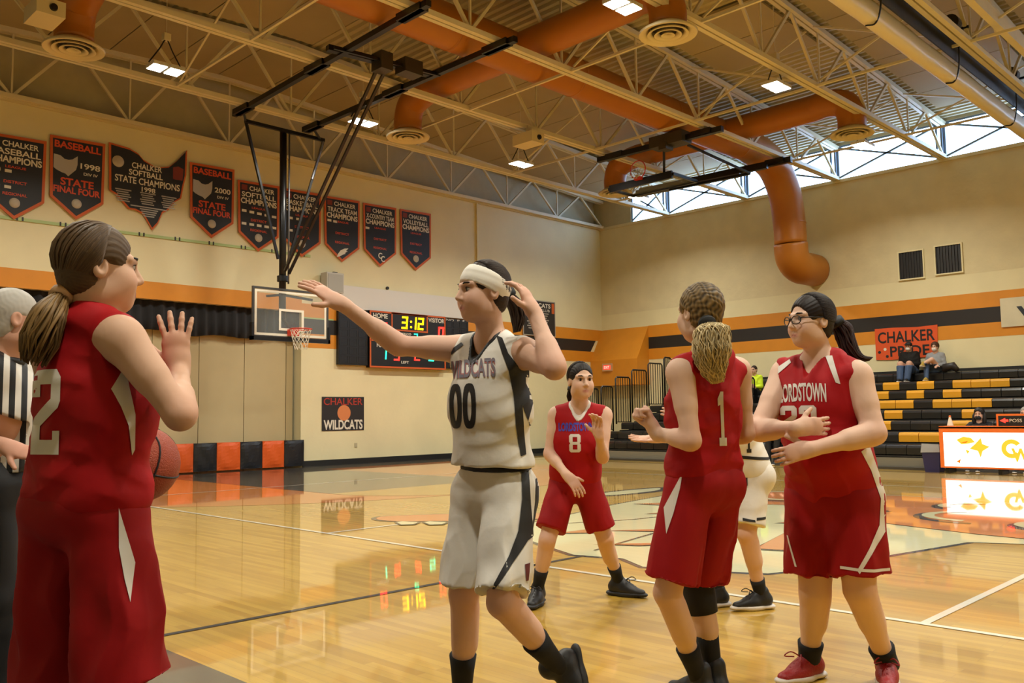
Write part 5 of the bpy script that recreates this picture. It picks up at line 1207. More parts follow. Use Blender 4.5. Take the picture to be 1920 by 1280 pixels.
PEOPLE = {'bench': {'J': {'anL': (18.08, 9.77, 0.09),
                 'anR': (18.08, 9.95, 0.09),
                 'elL': (18.49, 9.645, 0.71),
                 'elR': (18.49, 10.075, 0.71),
                 'head': (18.51, 9.86, 1.17),
                 'hipL': (18.5, 9.77, 0.56),
                 'hipR': (18.5, 9.95, 0.56),
                 'knL': (18.12, 9.75, 0.58),
                 'knR': (18.12, 9.97, 0.58),
                 'neck': (18.54, 9.86, 1.01),
                 'pelvis': (18.5, 9.86, 0.56),
                 'shL': (18.54, 9.695, 0.96),
                 'shR': (18.54, 10.025, 0.96),
                 'wrL': (18.29, 9.745, 0.69),
                 'wrR': (18.29, 9.975, 0.69)},
           'bust': 0.02,
           'dec': {},
           'eyes': True,
           'face': (-1, 0, -0.05),
           'group': 'people watching from the far side',
           'h': 0.016,
           'hair': '#1d1613',
           'handL': {'curl': 0.3, 'd': (-0.9, 0, -0.2), 'n': (0, 0, -1.0), 'side': 1},
           'handR': {'curl': 0.3, 'd': (-0.9, 0, -0.2), 'n': (0, 0, -1.0), 'side': -1},
           'hc': 0.014,
           'hf': 0.009,
           'label': 'person in dark clothes on the front bleacher row behind the players',
           'locks': 30,
           'skin': '#c99f88',
           'toeL': (-1, 0, 0),
           'toeR': (-1, 0, 0),
           'vO': (0, 0, 0),
           'vU': (0, 1, 0)},
 'man': {'J': {'anL': (22.7, 8.57, 1.97),
               'anR': (22.7, 8.75, 1.97),
               'elL': (23.11, 8.445, 2.34),
               'elR': (23.11, 8.875, 2.34),
               'head': (23.13, 8.66, 2.8),
               'hipL': (23.12, 8.57, 2.19),
               'hipR': (23.12, 8.75, 2.19),
               'knL': (22.82, 8.55, 2.35),
               'knR': (22.82, 8.77, 2.35),
               'neck': (23.16, 8.66, 2.64),
               'pelvis': (23.12, 8.66, 2.19),
               'shL': (23.16, 8.495, 2.59),
               'shR': (23.16, 8.825, 2.59),
               'wrL': (22.91, 8.545, 2.32),
               'wrR': (22.91, 8.775, 2.32)},
         'bust': 0.02,
         'dec': {},
         'eyes': True,
         'face': (-1, 0, -0.05),
         'girth': 1.35,
         'group': 'people watching from the far side',
         'h': 0.016,
         'hair': '#1d1917',
         'hairstyle': 'short',
         'handL': {'curl': 0.3, 'd': (-0.9, 0, -0.2), 'n': (0, 0, -1.0), 'side': 1},
         'handR': {'curl': 0.3, 'd': (-0.9, 0, -0.2), 'n': (0, 0, -1.0), 'side': -1},
         'hc': 0.014,
         'hf': 0.009,
         'label': 'spectator in black jacket, cap and jeans on the top bleacher row',
         'locks': 30,
         'mask': '#d8d8d6',
         'skin': '#c99f88',
         'toeL': (-1, 0, 0),
         'toeR': (-1, 0, 0),
         'vO': (0, 0, 0),
         'vU': (0, 1, 0)},
 'neon': {'J': {'anL': (21.4, 12.26, 1.51),
                'anR': (21.4, 12.44, 1.51),
                'elL': (21.81, 12.135, 1.88),
                'elR': (21.81, 12.565, 1.88),
                'head': (21.83, 12.35, 2.34),
                'hipL': (21.82, 12.26, 1.73),
                'hipR': (21.82, 12.44, 1.73),
                'knL': (21.52, 12.24, 1.89),
                'knR': (21.52, 12.46, 1.89),
                'neck': (21.86, 12.35, 2.18),
                'pelvis': (21.82, 12.35, 1.73),
                'shL': (21.86, 12.185, 2.13),
                'shR': (21.86, 12.515, 2.13),
                'wrL': (21.61, 12.235, 1.86),
                'wrR': (21.61, 12.465, 1.86)},
          'bust': 0.02,
          'dec': {},
          'eyes': True,
          'face': (-1, 0, -0.05),
          'group': 'people watching from the far side',
          'h': 0.016,
          'hair': '#2b211b',
          'hairstyle': 'short',
          'handL': {'curl': 0.3, 'd': (-0.9, 0, -0.2), 'n': (0, 0, -1.0), 'side': 1},
          'handR': {'curl': 0.3, 'd': (-0.9, 0, -0.2), 'n': (0, 0, -1.0), 'side': -1},
          'hc': 0.014,
          'hf': 0.009,
          'label': 'spectator in neon yellow jacket behind the blond player',
          'locks': 30,
          'skin': '#c99f88',
          'toeL': (-1, 0, 0),
          'toeR': (-1, 0, 0),
          'vO': (0, 0, 0),
          'vU': (0, 1, 0)},
 'p00': {'J': {'anL': (2.518, 2.278, 0.236),
               'anR': (2.318, 2.609, 0.09),
               'elL': (2.21, 2.0, 1.347),
               'elR': (2.042, 2.639, 1.458),
               'head': (2.229, 2.372, 1.647),
               'hipL': (2.319, 2.314, 0.902),
               'hipR': (2.295, 2.509, 0.893),
               'knL': (2.195, 2.253, 0.538),
               'knR': (2.249, 2.514, 0.525),
               'neck': (2.282, 2.382, 1.466),
               'pelvis': (2.306, 2.408, 0.937),
               'shL': (2.291, 2.223, 1.418),
               'shR': (2.284, 2.553, 1.449),
               'wrL': (2.257, 2.129, 1.544),
               'wrR': (1.815, 2.679, 1.602)},
         'bust': 0.02,
         'dec': {'band': [[(-0.1464, 0.0742), (-0.0802, 0.0662), (-0.01, 0.0742), (0.0702, 0.0943), (0.1624, 0.1143), (0.1645, 0.0883), (0.0742, 0.0682), (-0.01, 0.0481), (-0.0802, 0.0421), (-0.1444, 0.0502)]],
                 'collar': [[(-0.0963, 0.5477), (-0.0842, 0.5517), (-0.0762, 0.5055), (0.0301, 0.5858), (0.0501, 0.5798), (-0.0702, 0.4774), (-0.0882, 0.4815)]],
                 'n00': [[(-0.1584, 0.2066), (-0.1103, 0.3711)], [(-0.1063, 0.2066), (-0.0582, 0.3711)]],
                 'panel': [[(0.018, 0.5477), (0.0401, 0.5356), (0.0602, 0.4754), (0.0943, 0.4273), (0.1584, 0.4313), (0.1524, 0.3069), (0.1284, 0.2307), (0.1083, 0.2869), (0.1123, 0.2106), (0.1203, 0.1103),
                            (0.1003, 0.1043), (0.0842, 0.2106), (0.0762, 0.327), (0.0602, 0.4112), (0.0381, 0.4754)]],
                 'side': [[(0.1023, 0.0822), (0.1284, 0.0883), (0.1344, -0.0682), (0.1424, -0.1826), (0.1203, -0.1906), (0.0602, -0.2628), (0.006, -0.333), (-0.014, -0.3791), (-0.002, -0.323), (0.0521, -0.2327),
                           (0.0862, -0.1545), (0.1023, -0.0461)]],
                 'side2': [[(0.1504, 0.0903), (0.1685, 0.0261), (0.1645, -0.0682), (0.1424, -0.1906), (0.1364, -0.1685), (0.1524, -0.0602), (0.1564, 0.0261)]],
                 'strap': [[(-0.1665, 0.4754), (-0.1624, 0.5015), (-0.1143, 0.5316), (-0.1063, 0.5196), (-0.1464, 0.4915)]],
                 'stripe': [[(0.1304, 0.2307), (0.1444, 0.2106), (0.1745, 0.1204), (0.1584, 0.1103), (0.1384, 0.1805)]],
                 'tag': [[(0.1063, -0.2668), (0.1263, -0.2668), (0.1183, -0.323), (0.1103, -0.323)]],
                 'word': [[(-0.1705, 0.3912), (0.014, 0.4614)]]},
         'face': (-0.96, 0.279, -0.02),
         'footupL': (-0.803, 0.499, 0.325),
         'girth': 0.98,
         'h': 0.008,
         'hair': '#2b1d14',
         'hairth': 0.002,
         'handL': {'curl': 0.38, 'd': (-0.164, 0.379, 0.911), 'n': (-0.259, 0.874, -0.411), 'side': 1, 'spread': 0.1, 'thumb': 1.2},
         'handR': {'curl': 0.12, 'd': (-0.655, 0.514, 0.554), 'n': (0.001, 0.734, -0.679), 'side': 1, 'spread': 0.08},
         'hf': 0.0032,
         'hs': 0.95,
         'label': 'player in white jersey 00 with white headband, both arms raised',
         'look': (-0.939, 0.343, 0.0),
         'mouth': 0.003,
         'pony': [(2.359, 2.368, 1.658), (2.402, 2.373, 1.614), (2.413, 2.368, 1.557), (2.396, 2.364, 1.497)],
         'ponylocks': 50,
         'ponyr': [0.018, 0.03, 0.028, 0.012],
         'sc': 0.002006,
         'skin': '#d6ae98',
         'tie': (2.351, 2.362, 1.659),
         'toeL': (-0.225, -0.374, -0.9),
         'toeR': (-0.983, 0.184, 0.0),
         'tone': 0.3,
         'vO': (2.306, 2.408, 0.937),
         'vU': (0.722, -0.692, 0.0)},
 'p1': {'J': {'anL': (3.172, 2.095, 0.09),
              'anR': (3.269, 2.085, 0.09),
              'elL': (2.927, 1.938, 1.081),
              'elR': (3.363, 1.953, 1.099),
              'head': (3.08, 1.979, 1.594),
              'hipL': (3.023, 2.034, 0.893),
              'hipR': (3.236, 1.993, 0.881),
              'knL': (2.959, 2.092, 0.474),
              'knR': (3.237, 2.13, 0.436),
              'neck': (3.11, 1.969, 1.428),
              'pelvis': (3.128, 2.009, 0.935),
              'shL': (2.952, 1.995, 1.353),
              'shR': (3.306, 1.95, 1.366),
              'wrL': (2.961, 2.128, 1.108),
              'wrR': (3.411, 2.136, 1.064)},
        'bust': 0.03,
        'curl': 0.0075,
        'dec': {'n1': [[(0.0471, 0.1226), (0.0941, 0.337)]], 'sside': [[(-0.0856, 0.0219), (-0.0984, -0.0416), (-0.1262, -0.1379), (-0.1562, -0.2188), (-0.1647, -0.1204), (-0.1284, -0.0547)]]},
        'face': (0.318, 0.948, 0.0),
        'girth': 0.97,
        'h': 0.008,
        'hair': '#6b5635',
        'hairth': 0.005,
        'handL': {'curl': 1.25, 'd': (-0.219, 0.293, 0.931), 'hs': 1.08, 'n': (-0.731, 0.582, -0.355), 'side': -1},
        'handR': {'curl': 0.8, 'd': (-0.222, 0.969, 0.105), 'n': (0.472, 0.201, -0.858), 'side': -1},
        'hf': 0.0035,
        'hs': 0.97,
        'label': 'player in red jersey 1 seen from behind, curly blond ponytail and fist',
        'lockr': 0.0023,
        'locks': 0,
        'mottle': 1,
        'pony': [(3.009, 1.901, 1.541), (2.977, 1.865, 1.509), (2.967, 1.857, 1.428), (2.975, 1.858, 1.351), (3.001, 1.852, 1.295)],
        'ponycol': '#bfab80',
        'ponylocks': 620,
        'ponyr': [0.024, 0.068, 0.074, 0.046, 0.01],
        'ponytone': 0.4,
        'sc': 0.002139,
        'skin': '#d3af98',
        'tie': (3.009, 1.901, 1.541),
        'tipcol': 1,
        'toeL': (0.227, 0.974, 0.0),
        'toeR': (0.449, 0.894, 0.0),
        'tone': 0.9,
        'vO': (3.128, 2.009, 0.935),
        'vU': (0.541, -0.841, 0.0)},
 'p2': {'J': {'anL': (0.962, 2.911, 0.09),
              'anR': (1.046, 2.62, 0.09),
              'elL': (0.98, 3.0, 1.173),
              'elR': (1.01, 2.227, 1.202),
              'head': (0.893, 2.495, 1.606),
              'hipL': (0.863, 2.676, 0.933),
              'hipR': (0.935, 2.46, 0.941),
              'knL': (0.901, 2.742, 0.418),
              'knR': (0.966, 2.443, 0.465),
              'neck': (0.895, 2.509, 1.47),
              'pelvis': (0.897, 2.564, 0.991),
              'shL': (0.848, 2.761, 1.423),
              'shR': (0.902, 2.353, 1.409),
              'wrL': (1.115, 3.02, 1.061),
              'wrR': (1.085, 2.406, 1.329)},
        'armo': 0.054,
        'bust': 0.03,
        'dec': {'n2': [[(-0.1324, 0.1133), (-0.0636, 0.3354)]],
                'side': [[(0.0821, 0.3354), (0.0901, 0.331), (0.098, 0.2839), (0.1139, 0.2148), (0.1152, 0.1221), (0.1086, 0.1074), (0.098, 0.1854), (0.0781, 0.2369), (0.0543, 0.281)]],
                'sside': [[(0.0795, -0.028), (0.0901, -0.0647), (0.1112, -0.1353), (0.1218, -0.1721), (0.1112, -0.2692), (0.0967, -0.2104), (0.0821, -0.1295)]]},
        'face': (0.99, -0.143, 0.0),
        'h': 0.008,
        'hair': '#513d27',
        'hairfront': 0.117,
        'hairth': 0.003,
        'handL': {'curl': 0.4, 'd': (0.791, -0.595, 0.14), 'n': (-0.598, -0.801, -0.025), 'side': -1},
        'handR': {'curl': 0.1, 'd': (-0.035, 0.105, 0.994), 'n': (0.542, 0.837, -0.07), 'side': 1, 'spread': 0.18},
        'hf': 0.0035,
        'hs': 1.0,
        'label': 'player in red jersey 2 seen from behind, brown ponytail, near the ball',
        'pony': [(0.804, 2.508, 1.529), (0.762, 2.472, 1.469), (0.74, 2.474, 1.398), (0.729, 2.493, 1.329)],
        'ponycol': '#7a5f38',
        'ponylocks': 120,
        'ponyr': [0.02, 0.042, 0.05, 0.03],
        'ponytone': 0.45,
        'sc': 0.001324,
        'skin': '#d0a88e',
        'strap': 0.78,
        'tie': (0.804, 2.508, 1.529),
        'tiecol': '#c9a27a',
        'toeL': (0.99, 0.14, 0.0),
        'toeR': (0.997, -0.073, 0.0),
        'tone': 0.35,
        'vO': (0.897, 2.564, 0.991),
        'vU': (0.944, -0.33, 0.0)},
 'p23': {'J': {'anL': (3.959, 1.648, 0.09),
               'anR': (3.778, 1.916, 0.09),
               'elL': (3.631, 1.514, 1.095),
               'elR': (3.492, 1.965, 1.11),
               'head': (3.649, 1.78, 1.581),
               'hipL': (3.749, 1.657, 0.817),
               'hipR': (3.757, 1.863, 0.805),
               'knL': (3.74, 1.655, 0.427),
               'knR': (3.721, 1.848, 0.396),
               'neck': (3.693, 1.769, 1.42),
               'pelvis': (3.751, 1.763, 0.857),
               'shL': (3.682, 1.605, 1.338),
               'shR': (3.714, 1.939, 1.362),
               'wrL': (3.413, 1.683, 1.035),
               'wrR': (3.384, 1.73, 1.12)},
         'bust': 0.045,
         'dec': {'hemw': [[(0.0177, -0.3144), (0.2209, -0.3238), (0.2209, -0.3356), (0.0177, -0.3262)]],
                 'n23': [[(-0.1988, 0.2347), (-0.1281, 0.3567)], [(-0.1193, 0.2347), (-0.0486, 0.3567)]],
                 'side': [[(0.1193, 0.1619), (0.1546, 0.1854), (0.1988, 0.0352), (0.2253, -0.0821), (0.2209, -0.1455), (0.1635, -0.2276), (0.0928, -0.3402), (0.0839, -0.3262), (0.1347, -0.237), (0.1789, -0.1455),
                           (0.19, -0.0375), (0.1568, 0.0798)]],
                 'side2': [[(-0.1966, -0.2135), (-0.19, -0.2135), (-0.1568, -0.3379), (-0.1657, -0.3379)]],
                 'strapL': [[(-0.0044, 0.5702), (0.0243, 0.5702), (0.0508, 0.4435), (0.0331, 0.4505)]],
                 'strapR': [[(-0.2319, 0.4834), (-0.2253, 0.5209), (-0.1546, 0.5655), (-0.148, 0.5491), (-0.1988, 0.5068)]],
                 'word': [[(-0.201, 0.3684), (-0.0066, 0.4482)]]},
         'extra': [((3.647, 1.736, 1.007), (0.15, 0.12, 0.13))],
         'face': (-0.905, 0.426, 0.0),
         'fat': 1.06,
         'girth': 1.2,
         'h': 0.008,
         'hair': '#1e1412',
         'hairth': 0.004,
         'handL': {'curl': 0.42, 'd': (-0.723, 0.653, -0.225), 'n': (0.687, 0.712, -0.141), 'side': -1},
         'handR': {'curl': 0.3, 'd': (0.775, -0.63, 0.052), 'n': (0.631, 0.775, -0.018), 'side': 1},
         'hf': 0.0035,
         'hs': 0.97,
         'label': 'player in red LORDSTOWN jersey 23 with glasses and red shoes',
         'mouth': 0.0042,
         'pony': [(3.804, 1.737, 1.588), (3.841, 1.719, 1.543), (3.842, 1.698, 1.474), (3.846, 1.658, 1.419), (3.876, 1.6, 1.417)],
         'ponycol': '#2a1716',
         'ponylocks': 80,
         'ponyr': [0.024, 0.045, 0.04, 0.024, 0.008],
         'sc': 0.002209,
         'skin': '#d8b49e',
         'tie': (3.804, 1.737, 1.588),
         'toeL': (-0.916, -0.401, 0.0),
         'toeR': (-0.955, 0.296, 0.0),
         'tone': 0.3,
         'vO': (3.751, 1.763, 0.857),
         'vU': (0.425, -0.905, 0.0)},
 'p8': {'J': {'anL': (4.653, 3.675, 0.09),
              'anR': (4.109, 3.897, 0.09),
              'elL': (4.32, 3.517, 0.916),
              'elR': (4.157, 3.82, 0.943),
              'head': (4.276, 3.646, 1.401),
              'hipL': (4.362, 3.679, 0.751),
              'hipR': (4.269, 3.815, 0.751),
              'knL': (4.449, 3.619, 0.399),
              'knR': (4.1, 3.798, 0.408),
              'neck': (4.317, 3.695, 1.232),
              'pelvis': (4.318, 3.749, 0.774),
              'shL': (4.405, 3.57, 1.186),
              'shR': (4.223, 3.809, 1.19),
              'wrL': (4.205, 3.445, 1.053),
              'wrR': (4.127, 3.652, 0.816)},
        'bust': 0.03,
        'dec': {'collar': [[(-0.0445, 0.4843), (-0.024, 0.498), (0.0308, 0.4362), (0.0857, 0.4912), (0.1062, 0.4774), (0.0411, 0.3984), (0.0206, 0.3984)]],
                'n8': [[(-0.0308, 0.1786), (0.0411, 0.2919)]],
                'sideR': [[(-0.185, 0.0962), (-0.1576, 0.103), (-0.1782, 0.0103), (-0.2056, -0.0687), (-0.2124, -0.024)]],
                'word': [[(-0.0959, 0.3091), (0.1234, 0.3641)]]},
        'face': (-0.505, -0.862, -0.031),
        'girth': 0.93,
        'h': 0.01,
        'hair': '#1c1411',
        'handL': {'curl': 0.4, 'd': (-0.217, -0.072, 0.973), 'n': (-0.95, -0.212, -0.228), 'side': -1},
        'handR': {'curl': 0.3, 'd': (0.079, -0.725, -0.684), 'n': (0.452, 0.638, -0.624), 'side': 1},
        'hc': 0.009,
        'hf': 0.0045,
        'hs': 0.98,
        'label': 'player in red jersey 8 facing the camera between the others',
        'locks': 60,
        'pony': [(4.328, 3.769, 1.358), (4.34, 3.79, 1.31), (4.351, 3.801, 1.258)],
        'ponylocks': 30,
        'ponyr': [0.018, 0.025, 0.012],
        'sc': 0.003427,
        'skin': '#d5b09a',
        'tie': (4.328, 3.769, 1.351),
        'toeL': (0.249, -0.968, 0.0),
        'toeR': (-0.865, -0.502, 0.0),
        'tone': 0.25,
        'vO': (4.318, 3.749, 0.774),
        'vU': (0.656, -0.755, 0.0)},
 'pw': {'J': {'anL': (4.894, 2.78, 0.09),
              'anR': (4.781, 3.011, 0.09),
              'elL': (4.506, 2.896, 0.986),
              'elR': (4.716, 3.106, 1.028),
              'head': (4.662, 2.91, 1.459),
              'hipL': (4.825, 2.77, 0.784),
              'hipR': (4.956, 2.867, 0.772),
              'knL': (4.755, 2.779, 0.465),
              'knR': (4.826, 3.0, 0.39),
              'neck': (4.734, 2.886, 1.29),
              'pelvis': (4.891, 2.813, 0.82),
              'shL': (4.647, 2.786, 1.198),
              'shR': (4.847, 2.981, 1.216),
              'wrL': (4.41, 2.977, 1.107),
              'wrR': (4.489, 3.22, 1.034)},
        'bust': 0.03,
        'dec': {'band': [[(-0.0888, 0.1149), (0.1078, 0.0952), (0.1078, 0.0788), (-0.0888, 0.0952)]],
                'hem': [[(-0.0571, -0.2528), (0.0127, -0.2659), (0.0159, -0.279), (-0.0571, -0.2692)], [(0.0222, -0.2528), (0.1015, -0.2528), (0.1015, -0.2659), (0.0222, -0.2692)]],
                'n1': [[(-0.0317, 0.128), (0.0127, 0.279)]],
                'side': [[(-0.0381, 0.0821), (-0.019, 0.0821), (-0.0222, -0.0657), (-0.0507, -0.1215)]]},
        'face': (-0.629, 0.771, -0.099),
        'h': 0.01,
        'hair': '#2b1d14',
        'handL': {'curl': 0.3, 'd': (-0.38, 0.534, 0.755), 'n': (0.435, 0.824, -0.364), 'side': -1},
        'handR': {'curl': 0.1, 'd': (-0.773, 0.635, 0.0), 'hs': 1.05, 'n': (-0.257, -0.313, 0.915), 'side': -1, 'spread': 0.08},
        'hc': 0.009,
        'hf': 0.0045,
        'hs': 0.97,
        'label': 'player in white jersey crouching mostly hidden behind red jersey 1',
        'locks': 50,
        'sc': 0.003171,
        'skin': '#d3ac95',
        'tie': (4.735, 2.865, 1.459),
        'toeL': (-0.837, 0.548, 0.0),
        'toeR': (-0.837, 0.548, 0.0),
        'tone': 0.3,
        'vO': (4.891, 2.813, 0.82),
        'vU': (0.499, -0.867, 0.0)},
 'ref': {'J': {'anL': (1.196, 4.273, 0.09),
               'anR': (1.079, 4.029, 0.09),
               'elL': (1.231, 4.169, 1.169),
               'elR': (0.887, 3.807, 1.145),
               'head': (1.064, 3.86, 1.595),
               'hipL': (1.13, 4.059, 0.918),
               'hipR': (1.014, 3.946, 0.931),
               'knL': (1.147, 4.124, 0.463),
               'knR': (1.047, 3.935, 0.504),
               'neck': (1.033, 3.908, 1.452),
               'pelvis': (1.068, 4.0, 0.978),
               'shL': (1.143, 4.117, 1.4),
               'shR': (0.969, 3.811, 1.378),
               'wrL': (1.267, 4.033, 1.055),
               'wrR': (1.002, 3.697, 1.101)},
         'brow': '#8d8880',
         'bust': 0.0,
         'dec': {},
         'face': (0.998, -0.03, -0.05),
         'girth': 1.12,
         'h': 0.009,
         'hair': '#b3aea6',
         'hairstyle': 'short',
         'hairth': -0.002,
         'handL': {'curl': 0.3, 'd': (0.702, -0.704, -0.11), 'n': (0.151, 0.299, -0.942), 'side': 1},
         'handR': {'curl': 0.25, 'd': (0.745, -0.601, -0.29), 'n': (0.164, 0.586, -0.794), 'side': -1},
         'hc': 0.0065,
         'hf': 0.004,
         'hs': 1.02,
         'label': 'referee in black and white striped shirt at the left edge',
         'sc': 0.001866,
         'skin': '#cf9e88',
         'toeL': (0.99, -0.143, 0.0),
         'toeR': (0.99, -0.143, 0.0),
         'tone': 0.25,
         'vO': (1.068, 4.0, 0.978),
         'vU': (0.966, -0.258, 0.0)},
 'scorer': {'J': {'anL': (18.08, 5.57, 0.09),
                  'anR': (18.08, 5.75, 0.09),
                  'elL': (18.3, 5.44, 0.78),
                  'elR': (18.3, 5.88, 0.78),
                  'head': (18.49, 5.66, 1.08),
                  'hipL': (18.48, 5.57, 0.56),
                  'hipR': (18.48, 5.75, 0.56),
                  'knL': (18.12, 5.55, 0.56),
                  'knR': (18.12, 5.77, 0.56),
                  'neck': (18.52, 5.66, 0.92),
                  'pelvis': (18.48, 5.66, 0.56),
                  'shL': (18.52, 5.495, 0.87),
                  'shR': (18.52, 5.825, 0.87),
                  'wrL': (18.08, 5.58, 0.84),
                  'wrR': (18.08, 5.74, 0.84)},
            'bust': 0.02,
            'dec': {},
            'eyes': True,
            'face': (-1, 0, -0.05),
            'group': 'people watching from the far side',
            'h': 0.016,
            'hair': '#181210',
            'hairth': 0.012,
            'handL': {'curl': 0.3, 'd': (-0.9, 0, -0.2), 'n': (0, 0, -1.0), 'side': 1},
            'handR': {'curl': 0.3, 'd': (-0.9, 0, -0.2), 'n': (0, 0, -1.0), 'side': -1},
            'hc': 0.014,
            'hf': 0.009,
            'label': 'table worker with long dark hair and black mask behind the scoring table',
            'locks': 30,
            'mask': '#141416',
            'skin': '#c99f88',
            'toeL': (-1, 0, 0),
            'toeR': (-1, 0, 0),
            'vO': (0, 0, 0),
            'vU': (0, 1, 0)},
 'scorer2': {'J': {'anL': (18.08, 4.77, 0.09),
                   'anR': (18.08, 4.95, 0.09),
                   'elL': (18.47, 4.645, 0.63),
                   'elR': (18.47, 5.075, 0.63),
                   'head': (18.49, 4.86, 1.09),
                   'hipL': (18.48, 4.77, 0.56),
                   'hipR': (18.48, 4.95, 0.56),
                   'knL': (18.12, 4.75, 0.56),
                   'knR': (18.12, 4.97, 0.56),
                   'neck': (18.52, 4.86, 0.93),
                   'pelvis': (18.48, 4.86, 0.56),
                   'shL': (18.52, 4.695, 0.88),
                   'shR': (18.52, 5.025, 0.88),
                   'wrL': (18.27, 4.745, 0.61),
                   'wrR': (18.27, 4.975, 0.61)},
             'bust': 0.02,
             'dec': {},
             'eyes': True,
             'face': (-1, 0, -0.05),
             'girth': 1.1,
             'group': 'people watching from the far side',
             'h': 0.016,
             'hair': '#8d8880',
             'hairstyle': 'short',
             'handL': {'curl': 0.3, 'd': (-0.9, 0, -0.2), 'n': (0, 0, -1.0), 'side': 1},
             'handR': {'curl': 0.3, 'd': (-0.9, 0, -0.2), 'n': (0, 0, -1.0), 'side': -1},
             'hc': 0.014,
             'hf': 0.009,
             'label': 'table worker behind the possession box at the picture edge',
             'locks': 30,
             'skin': '#c99f88',
             'toeL': (-1, 0, 0),
             'toeR': (-1, 0, 0),
             'vO': (0, 0, 0),
             'vU': (0, 1, 0)},
 'woman': {'J': {'anL': (22.68, 8.16, 2.33),
                 'anR': (22.7, 8.11, 1.97),
                 'elL': (23.11, 7.805, 2.29),
                 'elR': (23.11, 8.235, 2.29),
                 'head': (23.13, 8.02, 2.75),
                 'hipL': (23.12, 7.93, 2.19),
                 'hipR': (23.12, 8.11, 2.19),
                 'knL': (22.76, 7.98, 2.42),
                 'knR': (22.82, 8.13, 2.35),
                 'neck': (23.16, 8.02, 2.59),
                 'pelvis': (23.12, 8.02, 2.19),
                 'shL': (23.16, 7.855, 2.54),
                 'shR': (23.16, 8.185, 2.54),
                 'wrL': (22.91, 7.905, 2.27),
                 'wrR': (22.91, 8.135, 2.27)},
           'bust': 0.02,
           'dec': {},
           'eyes': True,
           'face': (-1, 0, -0.05),
           'group': 'people watching from the far side',
           'h': 0.016,
           'hair': '#4a2f22',
           'hairth': 0.02,
           'handL': {'curl': 0.3, 'd': (-0.9, 0, -0.2), 'n': (0, 0, -1.0), 'side': 1},
           'handR': {'curl': 0.3, 'd': (-0.9, 0, -0.2), 'n': (0, 0, -1.0), 'side': -1},
           'hc': 0.014,
           'hf': 0.009,
           'hs': 0.95,
           'label': 'spectator in grey sweater and jeans with crossed legs, white mask',
           'locks': 30,
           'mask': '#d8d8d6',
           'skin': '#d2ab95',
           'toeL': (-1, 0, 0),
           'toeR': (-1, 0, 0),
           'vO': (0, 0, 0),
           'vU': (0, 1, 0)}}
# ================================================================ PLAYERS AND REFEREE
M_RED = fabric('red_jersey_cloth', '#9f0a12', .7); M_REDS = fabric('red_short_cloth', '#90090f', .7); M_WJ = fabric('white_jersey_cloth', '#dcd9d2', .62); M_WS = fabric('white_short_cloth', '#d6d2ca', .6)
M_PBLK = mat('black_print', '#0d0d10', .6); M_PWHT = mat('white_number', '#d6d0c8', .6); M_GREYP = mat('grey_print', '#6f6a74', .6); M_ROSE = mat('rose_print', '#b06a6a', .6)
M_SOCKB = mat('black_sock', '#111113', .85); M_SHB = mat('black_shoe', '#131316', .5); M_SHR = mat('red_shoe', '#8f1217', .5, bump=.3, bscale=120); M_SOLEW = mat('white_sole', '#cfc8c0', .5); M_SOLEB = mat('black_sole', '#1a1a1c', .6); M_BLUEP = mat('blue_print', '#3a35a0', .6)
def view(P): return dict(O=P['vO'], U=P['vU'], V=(0,0,1))
def dec(c, key, name, m, tree, i=None, parent='jersey', **k):
    P = c['P']; out = []
    for poly in (P['dec'][key] if i is None else [P['dec'][key][i]]): decal(name, [poly], **view(P), tree=tree, m=m, parent=c[parent], **k)
def decnum(c, key, chars, m, tree, parent='jersey', name='number'):
    P = c['P']
    for ch, ((x0, y0), (x1, y1)) in zip(chars, P['dec'][key]): decal(name, numeral(ch, x0, y0, x1-x0, y1-y0), **view(P), tree=tree, m=m, parent=c[parent])
def decword(c, key, body, m, tree, bold=.03, parent='jersey', off=.0018, grow_=0, slope=0, arch=0):
    P = c['P']; (x0, y0), (x1, y1) = P['dec'][key][0]
    decal('lettering', None, **view(P), tree=tree, m=m, parent=c[parent], off=off, text=textshape(body, (x0+x1)/2, (y0+y1)/2, x1-x0+grow_, y1-y0+grow_, bold, arch, slope))
# --- 00
c = build_person(PEOPLE['p00']); P = c['P']; J = c['J']
jersey(c, M_WJ, vdepth=.08, hem=.072, loose=.02, foldamp=.009, seed=7, trim=M_PBLK); shorts(c, M_WS, hem=.92, r0=.092, r1=.108, top=.095, foldamp=.014, band=M_PBLK)
tj = bvh(c['jmesh']); ts = bvh(c['smesh']); tb2 = bvh(c['jmesh'], c['smesh'])
decnum(c, 'n00', '00', M_PBLK, tj); decword(c, 'word', 'WILDCATS', M_ROSE, tj, .055, off=.0015); decword(c, 'word', 'WILDCATS', M_GREYP, tj, .02, off=.0028)
for k, n in (('panel', 'side_panel'), ('stripe', 'side_stripe'), ('strap', 'shoulder_stripe')): dec(c, k, n, M_PBLK, tj)
dec(c, 'side', 'side_panel', M_PBLK, ts, parent='shorts'); dec(c, 'side2', 'side_stripe', M_PBLK, ts, parent='shorts'); dec(c, 'tag', 'logo_patch', mat('maroon_print', '#5a1b18', .6), ts, parent='shorts')
for s in 'LR': sock(c, s, M_SOCKB, .2); shoe(c, s, M_SHB, M_SOLEB, hi=.03)
